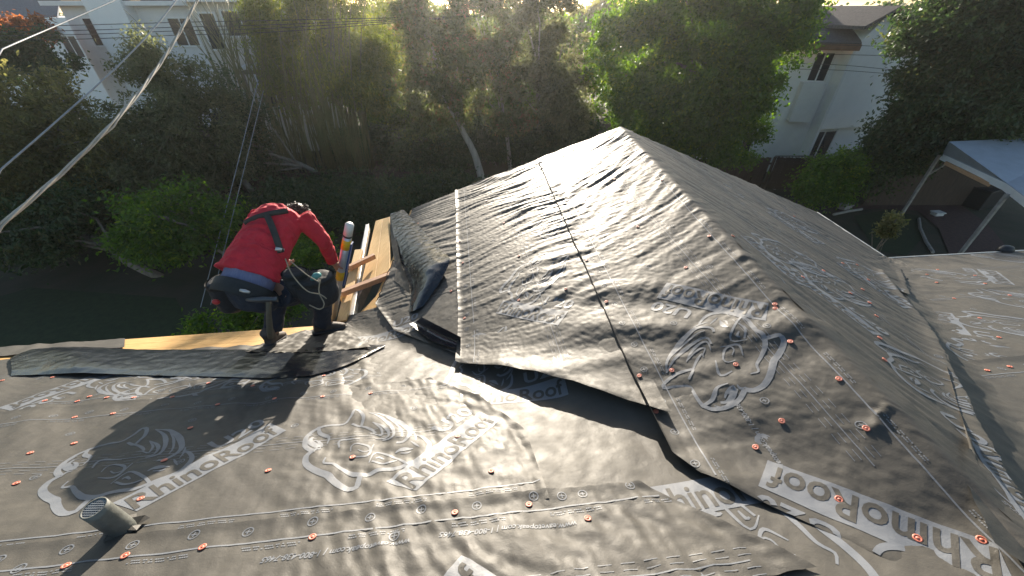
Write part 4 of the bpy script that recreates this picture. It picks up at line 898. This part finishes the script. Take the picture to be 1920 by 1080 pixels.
for k, (u, v, y, ru, rv, m_, lab) in enumerate([(690, 290, 24.5, 70, 40, L_DRK, 'dark thicket between the bamboo and the leaning tree'), (810, 290, 22.5, 70, 50, L_DRK, 'shadowed thicket behind the leaning pale trunk'), (930, 265, 23.5, 70, 50, L_DRK, 'shadowed thicket behind the slim pale trunk'),
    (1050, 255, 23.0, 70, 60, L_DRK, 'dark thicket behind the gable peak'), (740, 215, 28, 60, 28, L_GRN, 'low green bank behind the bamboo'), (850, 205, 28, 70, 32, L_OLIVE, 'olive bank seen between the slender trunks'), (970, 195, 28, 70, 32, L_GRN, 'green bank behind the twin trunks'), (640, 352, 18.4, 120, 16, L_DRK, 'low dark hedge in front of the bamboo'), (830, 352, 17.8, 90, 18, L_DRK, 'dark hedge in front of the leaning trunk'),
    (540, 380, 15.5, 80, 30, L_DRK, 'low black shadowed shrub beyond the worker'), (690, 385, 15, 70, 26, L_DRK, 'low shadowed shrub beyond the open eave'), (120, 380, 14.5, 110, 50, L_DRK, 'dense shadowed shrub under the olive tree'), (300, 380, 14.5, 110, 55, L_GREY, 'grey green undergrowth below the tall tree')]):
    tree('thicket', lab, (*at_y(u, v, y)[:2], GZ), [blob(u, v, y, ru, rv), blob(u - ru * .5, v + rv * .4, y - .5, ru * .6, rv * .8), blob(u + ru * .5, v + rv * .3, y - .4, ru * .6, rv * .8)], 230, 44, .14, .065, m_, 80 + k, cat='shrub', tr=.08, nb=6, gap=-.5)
# fences
M_FEN = mat('fence_wood', (.060, .040, .030), .85, noise_scale=5, noise_amt=.35, bump=.4, bump_scale=20, stretch=(3, 3, .4))
def fence(p0, p1, h, label, post=M_FEN):
    p0 = A3(p0); p1 = A3(p1); L = np.linalg.norm(p1 - p0); d = unit(p1 - p0); t = empty('fence', p0, label, 'fence'); n = int(L / 2.4) + 1; nm = A3((-d[1], d[0], 0))
    bm = bpy.data.meshes.new('fence_board'); q = MB(); q.box((-.068, -.01, .05), (.068, .01, h)); bm.from_pydata(q.v, [], q.f); bm.materials.append(M_FEN); ang = math.atan2(d[1], d[0])
    for i in range(int(L / .145)):
        o = bpy.data.objects.new('fence_board', bm); COL.objects.link(o); o.parent = t; o.location = d * (i * .145 + .07) + nm * .004 * ((i % 3) - 1); o.rotation_euler = (0, 0, ang); o.scale = (1, 1, 1 + .012 * math.sin(i * 2.3))
    for z in (.4, h - .3): MB().beam(nm * -.035 + (0, 0, z), d * L + nm * -.035 + (0, 0, z), .04, .09).build('rail', M_FEN, t)
    for i in range(n + 1): MB().beam(d * min(L, i * 2.4) - nm * .09 + (0, 0, 0), d * min(L, i * 2.4) - nm * .09 + (0, 0, h + .05), .09, .09, (0, 1, 0)).build('post', post, t)
fence((-17, 19.0, GZ), (-4.2, 19.2, GZ), 1.1, 'dark wooden fence along the back of the left garden')
fence((7.6, 19.2, GZ), (13.2, 19.6, GZ), 1.7, 'brown board fence behind the right roof rake')
fence((13.4, 19.6, GZ), (22, 19.0, GZ), 1.7, 'brown board fence running behind the patio roof')
lp = gz(1452, 355) ; ld = empty('leaning_pole', lp, 'pale pole leaning by the brown fence behind the rake', 'pole'); MB().tube([(0, 0, 0), at_y(1470, 318, lp[1]) - lp], .05, 8).build('shaft', M_PALEB, ld, True)
MB().ball((0, 0, 0), .06).build('foot', M_KERB, ld, True)
# lattice screen
M_LAT = mat('lattice', (.16, .15, .15), .8, noise_scale=6, noise_amt=.2); l0 = at_y(1488, 292, 20.4); t = empty('lattice_screen', (l0[0], 20.4, GZ), 'grey lattice screen under the white house window', 'screen')
for i in range(12):
    for s_ in (-1, 1): MB().beam((i * .17 - .2, .02 * s_, l0[2] - GZ - .8), (i * .17 - .2 + .7 * s_, .02 * s_, l0[2] - GZ - .05), .03, .012, (0, 1, 0)).build('slat', M_LAT, t)
for z in (-.85, -.02): MB().beam((-.9, 0, l0[2] - GZ + z), (2.4, 0, l0[2] - GZ + z), .06, .05).build('rail', M_LAT, t)
for x in (-.9, 2.4): MB().beam((x, 0, 0), (x, 0, l0[2] - GZ), .07, .07, (0, 1, 0)).build('post', M_LAT, t)

# ------------------------------------------------------------------ neighbouring houses
M_GLASS = mat('window_glass', (.03, .035, .045), .08, noise_scale=1.2, noise_amt=.3, spec=.8)
M_TRIM = mat('trim_white', (.74, .75, .76), .6, noise_scale=4, noise_amt=.05)
M_PALE = mat('pale_stucco', (.70, .70, .71), .9, noise_scale=2, noise_amt=.06, bump=.3, bump_scale=40)
M_BEIGE = mat('beige_stucco', (.62, .58, .53), .9, noise_scale=2, noise_amt=.08, bump=.3, bump_scale=40)
M_BLUEW = mat('white_stucco', (.82, .83, .84), .9, noise_scale=2, noise_amt=.04, bump=.3, bump_scale=40)
M_SHING = mat('shingle', (.085, .075, .075), .9, noise_scale=12, noise_amt=.4, bump=.6, bump_scale=18)
M_GREYR = mat('blue_grey_roof', (.12, .135, .165), .85, noise_scale=8, noise_amt=.2, bump=.4, bump_scale=12)
M_BRN = mat('brown_fascia', (.20, .10, .055), .75, noise_scale=5, noise_amt=.25)
def quadbox(t, name, m, o, ex, ey, x0, x1, z0, z1, y0, y1): 
    """box in a facade frame: ex along the wall, ey outward"""
    f = lambda x, y, z: A3(o) + A3(ex) * x + A3(ey) * y + A3((0, 0, z))
    P_ = [f(x, y, z) for z in (z0, z1) for x, y in ((x0, y0), (x1, y0), (x1, y1), (x0, y1))]
    return MB().add([p - A3(t.location) for p in P_], [(3, 2, 1, 0), (4, 5, 6, 7), (0, 1, 5, 4), (1, 2, 6, 5), (2, 3, 7, 6), (3, 0, 4, 7)]).build(name, m, t)
def window(t, o, ex, ey, x0, x1, z0, z1, mull=1, fr=.09):
    w_ = quadbox(t, 'window', M_GLASS, o, ex, ey, x0, x1, z0, z1, -.05, .012)
    def sub(n_, a, b, c, d, y1): s_ = quadbox(t, n_, M_TRIM, o, ex, ey, a, b, c, d, -.02, y1); s_.parent = w_
    sub('frame', x0 - fr, x0, z0 - fr, z1 + fr, .06); sub('frame', x1, x1 + fr, z0 - fr, z1 + fr, .06); sub('frame', x0, x1, z1, z1 + fr, .058); sub('sill', x0, x1, z0 - fr, z0, .09)
    for i in range(mull): x = x0 + (x1 - x0) * (i + 1) / (mull + 1); sub('mullion', x - .03, x + .03, z0, z1, .045)
# pale house on the left: facade facing the camera, chimney, forward wing
yL = 27.0; a = at_y(118, 25, yL); b = at_y(392, 20, yL); ex = A3((1.0, 0, 0)); ey = A3((0, -1.0, 0)); top = .10
hl = empty('neighbour_house', (a[0], yL, GZ), 'pale two storey house with white eaves behind the grey green tree', 'house'); o = A3((a[0], yL, GZ)); W_ = b[0] - a[0]; hz = top - GZ
quadbox(hl, 'wall', M_PALE, o, ex, ey, 0, W_, 0, hz, -7, 0)
quadbox(hl, 'eave', M_TRIM, o, ex, ey, -.5, W_ + .2, hz, hz + .22, -7.4, .55)
c0 = at_y(205, 60, yL)[0] - a[0]; c1 = at_y(272, 60, yL)[0] - a[0]; quadbox(hl, 'chimney', M_BLUEW, o, ex, ey, c0, c1, 0, hz + 1.0, .003, .75)
MB().prism([A3((-.5, -.55, hz + .225)), A3((W_ + .2, -.55, hz + .225)), A3((W_ + .2, 3.6, hz + .75)), A3((-.5, 3.6, hz + .75))], (0, 0, .12)).build('roof', M_SHING, hl)
MB().prism([A3((-.5, 3.62, hz + .75)), A3((W_ + .2, 3.62, hz + .75)), A3((W_ + .2, 7.4, hz + .225)), A3((-.5, 7.4, hz + .225))], (0, 0, .12)).build('roof', M_SHING, hl)
w0 = at_y(312, 30, yL)[0] - a[0]; window(hl, o, ex, ey, w0, w0 + 1.3, hz - 1.9, hz - .6); window(hl, o, ex, ey, w0 - 4.9, w0 - 3.9, hz - 1.9, hz - .6); window(hl, o, ex, ey, w0, w0 + 1.6, 1.0, 2.3)
# beige wing with a row of windows, turned a little toward the sun
yR = 25.0; p0 = at_y(372, 60, yR); o2 = A3((p0[0], yR, GZ)); ex2 = unit((.93, .37, 0)); ey2 = unit((.37, -.93, 0)); W2 = 6.2; hz2 = .25 - GZ
hw = empty('neighbour_house', o2, 'beige stucco house wing with white framed windows and slatted pergola', 'house')
quadbox(hw, 'wall', M_BEIGE, o2, ex2, ey2, 0, W2, 0, hz2, -6, 0)
quadbox(hw, 'eave', M_TRIM, o2, ex2, ey2, -.45, W2 + .4, hz2, hz2 + .2, -6.3, .5)
MB().prism([A3(q) for q in (ex2 * -.45 + ey2 * .5 + (0, 0, hz2 + .205), ex2 * (W2 + .4) + ey2 * .5 + (0, 0, hz2 + .205), ex2 * (W2 + .4) - ey2 * 3 + (0, 0, hz2 + .7), ex2 * -.45 - ey2 * 3 + (0, 0, hz2 + .7))], (0, 0, .12)).build('roof', M_SHING, hw)
for x0, x1, z0, z1, mu in ((.35, 1.0, -2.1, -.5, 0), (1.4, 3.0, -1.5, -.4, 1), (3.5, 4.2, -1.7, -.4, 0)): window(hw, o2, ex2, ey2, x0, x1, hz2 + z0, hz2 + z1, mu)
pz = -GZ - 2.75
for i in range(8): quadbox(hw, 'pergola_slat', M_TRIM, o2, ex2, ey2, 1.7 + i * .42, 1.82 + i * .42, pz, pz + .16, .005, 2.0)
quadbox(hw, 'pergola_beam', M_OLD, o2, ex2, ey2, 1.5, 5.0, pz - .2, pz - .003, 1.7, 1.85)
for x in (1.6, 4.8): quadbox(hw, 'pergola_post', M_OLD, o2, ex2, ey2, x, x + .14, 0, pz - .203, 1.7, 1.84)
window(hw, o2, ex2, ey2, 2.0, 3.4, pz - 2.2, pz - .5)
# grey roofed house far left
yF = 36.0; f0 = at_y(-60, 10, yF); ff = empty('neighbour_house', (f0[0], yF, GZ), 'far white house with blue grey gabled roof', 'house'); of = A3((f0[0], yF, GZ))
xw = at_y(95, 10, yF)[0] - f0[0]; quadbox(ff, 'wall', M_BLUEW, of, ex, ey, -2, xw + 1.4, 0, -GZ - .6, -8, 0)
zr_ = -GZ - .6; MB().prism([A3((-3, -.6, zr_ - 1.0)), A3((xw - .2, -.6, zr_ - 1.0)), A3((xw - 2.2, 4, zr_ + 1.8)), A3((-3, 4, zr_ + 1.8))], (0, 0, .15)).build('roof', M_GREYR, ff)
window(ff, of, ex, ey, xw - .7, xw + .5, zr_ - 2.6, zr_ - 1.2)
# white house on the right
yW = 22.0; kt = at_y(1586, 89, yW); kx = kt[0]; ow = A3((kx, yW, GZ)); hw_ = kt[2] - GZ
wh = empty('neighbour_house', ow, 'white two storey house with brown fascia between the green and dark trees', 'house')
exl = unit((-.96, .28, 0)); eyl = unit((-.28, -.96, 0)); exr = unit((.62, -.785, 0)); eyr = unit((-.785, -.62, 0)); exr = unit((.98, .2, 0)); eyr = unit((.2, -.98, 0))
quadbox(wh, 'wall', M_BLUEW, ow, exl, eyl, 0, 5.0, 0, hw_, -5, 0)
quadbox(wh, 'upper_wall', M_BLUEW, ow, exr, eyr, 0.0, 4.2, 2.6, hw_ + .15, -5.5, .55)
quadbox(wh, 'lower_wall', M_BLUEW, ow, exr, eyr, 0.003, 4.2, 0, 2.597, -5.5, .0)
quadbox(wh, 'corner_trim', M_TRIM, ow, exr, eyr, -.10, .04, 0, hw_ - .003, .0, .57)
quadbox(wh, 'bay', M_PALE, ow, exl, eyl, .35, 1.35, 2.9, hw_ - 1.5, .003, .55)
window(wh, ow, exl, eyl, .35, 1.1, hw_ - 1.45, hw_ - .25, 1); window(wh, ow, exr, eyr, .35, 1.75, .75, 2.3, 1); window(wh, ow, exl, eyl, 2.6, 3.6, .8, 2.0, 1); window(wh, ow, exl, eyl, 2.8, 3.8, hw_ - 1.6, hw_ - .4, 1)
# gable over the right face, lean-to roof over the left one
G_ = lambda x, y, z: exr * x + eyr * y + A3((0, 0, z))
gx = 1.0; MB().prism([G_(0.0, .55, hw_ + .153), G_(4.2, .55, hw_ + .153), G_(gx, .55, hw_ + 1.35)], -eyr * 6).build('gable_wall', M_BLUEW, wh)
MB().prism([G_(4.7, .95, hw_ - .02), G_(gx, .95, hw_ + 1.50), G_(gx, -5.6, hw_ + 1.50), G_(4.7, -5.6, hw_ - .02)], (0, 0, .14)).build('roof', M_SHING, wh)
MB().prism([G_(gx - .01, .95, hw_ + 1.50), G_(-.5, .95, hw_ + .75), G_(-.5, -5.6, hw_ + .75), G_(gx - .01, -5.6, hw_ + 1.50)], (0, 0, .14)).build('roof', M_SHING, wh)
MB().beam(G_(gx, .99, hw_ + 1.50), G_(4.72, .99, hw_ - .03), .06, .30, eyr * 0 + A3((0, 0, 1))).build('barge_board', M_BRN, wh)
H_ = lambda x, y, z: exl * x + eyl * y + A3((0, 0, z))
MB().prism([H_(-.35, .6, hw_ + .10), H_(5.3, .6, hw_ + .10), H_(5.3, -2.6, hw_ + 1.35), H_(-.35, -2.6, hw_ + 1.35)], (0, 0, .13)).build('roof', M_SHING, wh)
MB().beam(H_(-.37, .63, hw_ + .04), H_(5.3, .63, hw_ + .04), .05, .26).build('fascia', M_BRN, wh)
# patio cover
M_PAT = mat('patio_roof', (.34, .38, .45), .6, noise_scale=3, noise_amt=.10, bump=.2, bump_scale=10)
zt = -4.55; c_ = [at_z(u, v, zt) for u, v in ((1766, 290), (1886, 346), (1960, 402))]; far = [at_z(u, v, zt + .55) for u, v in ((1778, 268), (2060, 255))]
pt = empty('patio_cover', (c_[0][0], c_[0][1], GZ), 'white flat patio roof on white posts in the right garden', 'patio cover'); lo = A3(pt.location)
MB().prism([c_[0] - lo, c_[1] - lo, c_[2] - lo, far[1] - lo, far[0] - lo], (0, 0, .05)).build('roof', M_PAT, pt)
for i in range(2): MB().beam(c_[i] - lo + (0, -.03, -.07), c_[i + 1] - lo + (0, -.03, -.07), .04, .2).build('fascia', M_TRIM, pt)
for p in (c_[0] + (.15, .2, 0), c_[1] * .0 + at_z(1905, 365, zt) + (.0, .2, 0)):
    MB().beam(A3((p[0], p[1], GZ)) - lo, p - lo + (0, 0, -.06), .09, .09, (0, 1, 0)).build('post', M_KERB, pt)
p = c_[0] + (.15, .2, 0); MB().beam(p - lo + (0, 0, -.9), p - lo + (.9, .1, -.1), .06, .06, (0, 1, 0)).build('brace', M_KERB, pt)
for i in range(6): q = c_[0] + (c_[1] - c_[0]) * (.6 + .07 * i) + (.1, .35, -.2); MB().beam(q - lo, q - lo + (.12, 1.0, .05), .05, .12).build('rafter', M_RED, pt)
quadbox(pt, 'back_wall', M_FEN, A3((c_[0][0] + .6, c_[0][1] + 2.6, GZ)), A3((1, 0, 0)), A3((0, -1, 0)), 0, 6.5, 0, 2.6, -.1, 0)
# things left about the yard
M_LIT = mat('pale_plastic', (.55, .55, .55), .6, noise_scale=5, noise_amt=.15)
def clutter(name, label, px, w_, d_, h_, m, cat, rz=.3):
    p = gz(*px); t = empty(name, p, label, cat); t.rotation_euler = (0, 0, rz)
    bevel(MB().box((-w_ / 2, -d_ / 2, 0), (w_ / 2, d_ / 2, h_)).build('tub', m, t), .04); bevel(MB().box((-w_ / 2 - .03, -d_ / 2 - .03, h_ + .001), (w_ / 2 + .03, d_ / 2 + .03, h_ + .05)).build('lid', m, t), .02)
clutter('storage_tub', 'pale tub on the ground beside the dark shrub', (1684, 358), .55, .35, .18, M_LIT, 'tub'); clutter('storage_tub', 'small pale box lying on the brick path', (1755, 404), .42, .3, .14, M_LIT, 'tub', .1); clutter('storage_tub', 'grey box by the stone edging near the lawn', (1582, 392), .5, .35, .2, M_KERB, 'tub')
clutter('storage_tub', 'white bucket under the bamboo beside the dark evergreen', (555, 262), .4, .4, .4, M_LIT, 'tub')
clutter('grill_cart', 'dark covered cart under the white patio roof', (1830, 385), 1.5, .8, .9, M_DARK, 'cart', .4); clutter('bench_box', 'dark storage bench standing behind the patio post', (1790, 365), 1.2, .6, .6, M_OLD, 'bench', .2)

# ------------------------------------------------------------------ overhead cables
M_CAB = mat('pale_cable', (.42, .38, .32), .6, noise_scale=6, noise_amt=.2); M_CAB2 = mat('grey_cable', (.30, .32, .35), .6, noise_scale=6, noise_amt=.2); M_CABK = mat('black_cable', (.03, .03, .033), .6, noise_scale=6, noise_amt=.2)
def spline3(pts, n): return resample([A3(p) for p in pts], n)
def cable(label, pts, r, m, strands=0, name='cable'):
    q = spline3(pts, 160 if strands else 50); t = empty(name, q[0], label, 'cable'); q = q - q[0]
    if not strands: MB().tube(q, r, 6).build('wire', m, t, True); return t
    for s in range(strands):
        w_ = []
        for i, p in enumerate(q):
            d = unit(q[min(i + 1, len(q) - 1)] - q[max(i - 1, 0)]); a = unit(np.cross(d, (0, 0, 1.0))); b = np.cross(a, d); ph = i * .42 + 2 * math.pi * s / strands; k = 1 + (2.2 if i in (52, 53, 54, 95, 96, 97) and s == 1 else 0) * .6
            w_.append(p + r * 1.05 * k * (math.cos(ph) * a + math.sin(ph) * b))
        MB().tube(w_, r, 6).build('strand', m, t, True)
cable('thick twisted pale service cable sloping down past the left trees', [A3((-2.9, -3.0, -.55)), A3((-2.9, -.6, -1.0)), at_t(-200, 620, 1.9), at_t(0, 424, 2.3), at_t(110, 330, 2.65), at_t(220, 222, 3.1), at_t(300, 120, 3.7), at_t(370, 0, 4.4), at_t(420, -110, 5.2)], .0068, M_CAB, 3)
cable('thin grey cable running behind the twisted cable', [A3((-5.6, -3.0, -.7)), A3((-5.5, .2, -1.15)), at_t(-120, 410, 3.4), at_t(0, 319, 3.8), at_t(120, 215, 4.3), at_t(220, 125, 4.9), at_t(300, 40, 5.6), at_t(360, -40, 6.4)], .0085, M_CAB2)
cable('thin pale cable crossing above the russet tree', [A3((-10, -3, -1.0)), A3((-8.6, 1.5, -1.1)), at_t(-100, 140, 5), at_t(0, 94, 5.5), at_t(60, 68, 6.2), at_t(125, 40, 7), at_t(240, -10, 8.5)], .010, M_CAB2)
for k, (dv, lab) in enumerate(((0, 'upper'), (9, 'second'), (16, 'third'), (24, 'lowest'))):
    cable('%s of the black wires strung in front of the pale house' % lab, [at_y(-60, 52 + dv, 21), at_y(150, 47 + dv * 1.1, 21), at_y(330, 42 + dv, 21), at_y(520, 38 + dv * .9, 21), at_y(900, 30, 21)], .016, M_CABK)
for k, (v0, v1, lab) in enumerate(((84, 88, 'upper'), (102, 105, 'second'), (121, 131, 'third'), (131, 139, 'lowest'))):
    cable('%s of the black wires crossing the white house' % lab, [at_y(1380, v0 - 3, 19.6), at_y(1560, v0, 19.6), at_y(1680, v1, 19.6), at_y(1800, v1 + 5, 19.6)], .011, M_CABK)
cable('slanting grey guy wire beside the worker rising to the bamboo', [at_y(484, 150, 16), at_y(445, 310, 13), at_y(372, 592, 9.5)], .012, M_CAB2); cable('second slanting guy wire, parallel to the one beside the worker', [at_y(494, 170, 16), at_y(462, 300, 13), at_y(388, 600, 9.5)], .010, M_CAB2)

# ------------------------------------------------------------------ thin air volume, added for a glow in place of lens veiling glare
hm = bpy.data.materials.new('glare_haze'); hm.use_nodes = True; t = hm.node_tree; t.nodes.clear(); pv = t.nodes.new('ShaderNodeVolumePrincipled'); mo = t.nodes.new('ShaderNodeOutputMaterial')
pv.inputs['Color'].default_value = (.95, .96, .97, 1); pv.inputs['Density'].default_value = .0008; pv.inputs['Anisotropy'].default_value = .72; t.links.new(pv.outputs[0], mo.inputs['Volume'])
MB().box((-405, -65, GZ - 1), (405, 705, 3.2)).build('glare_haze', hm, kind='stuff')
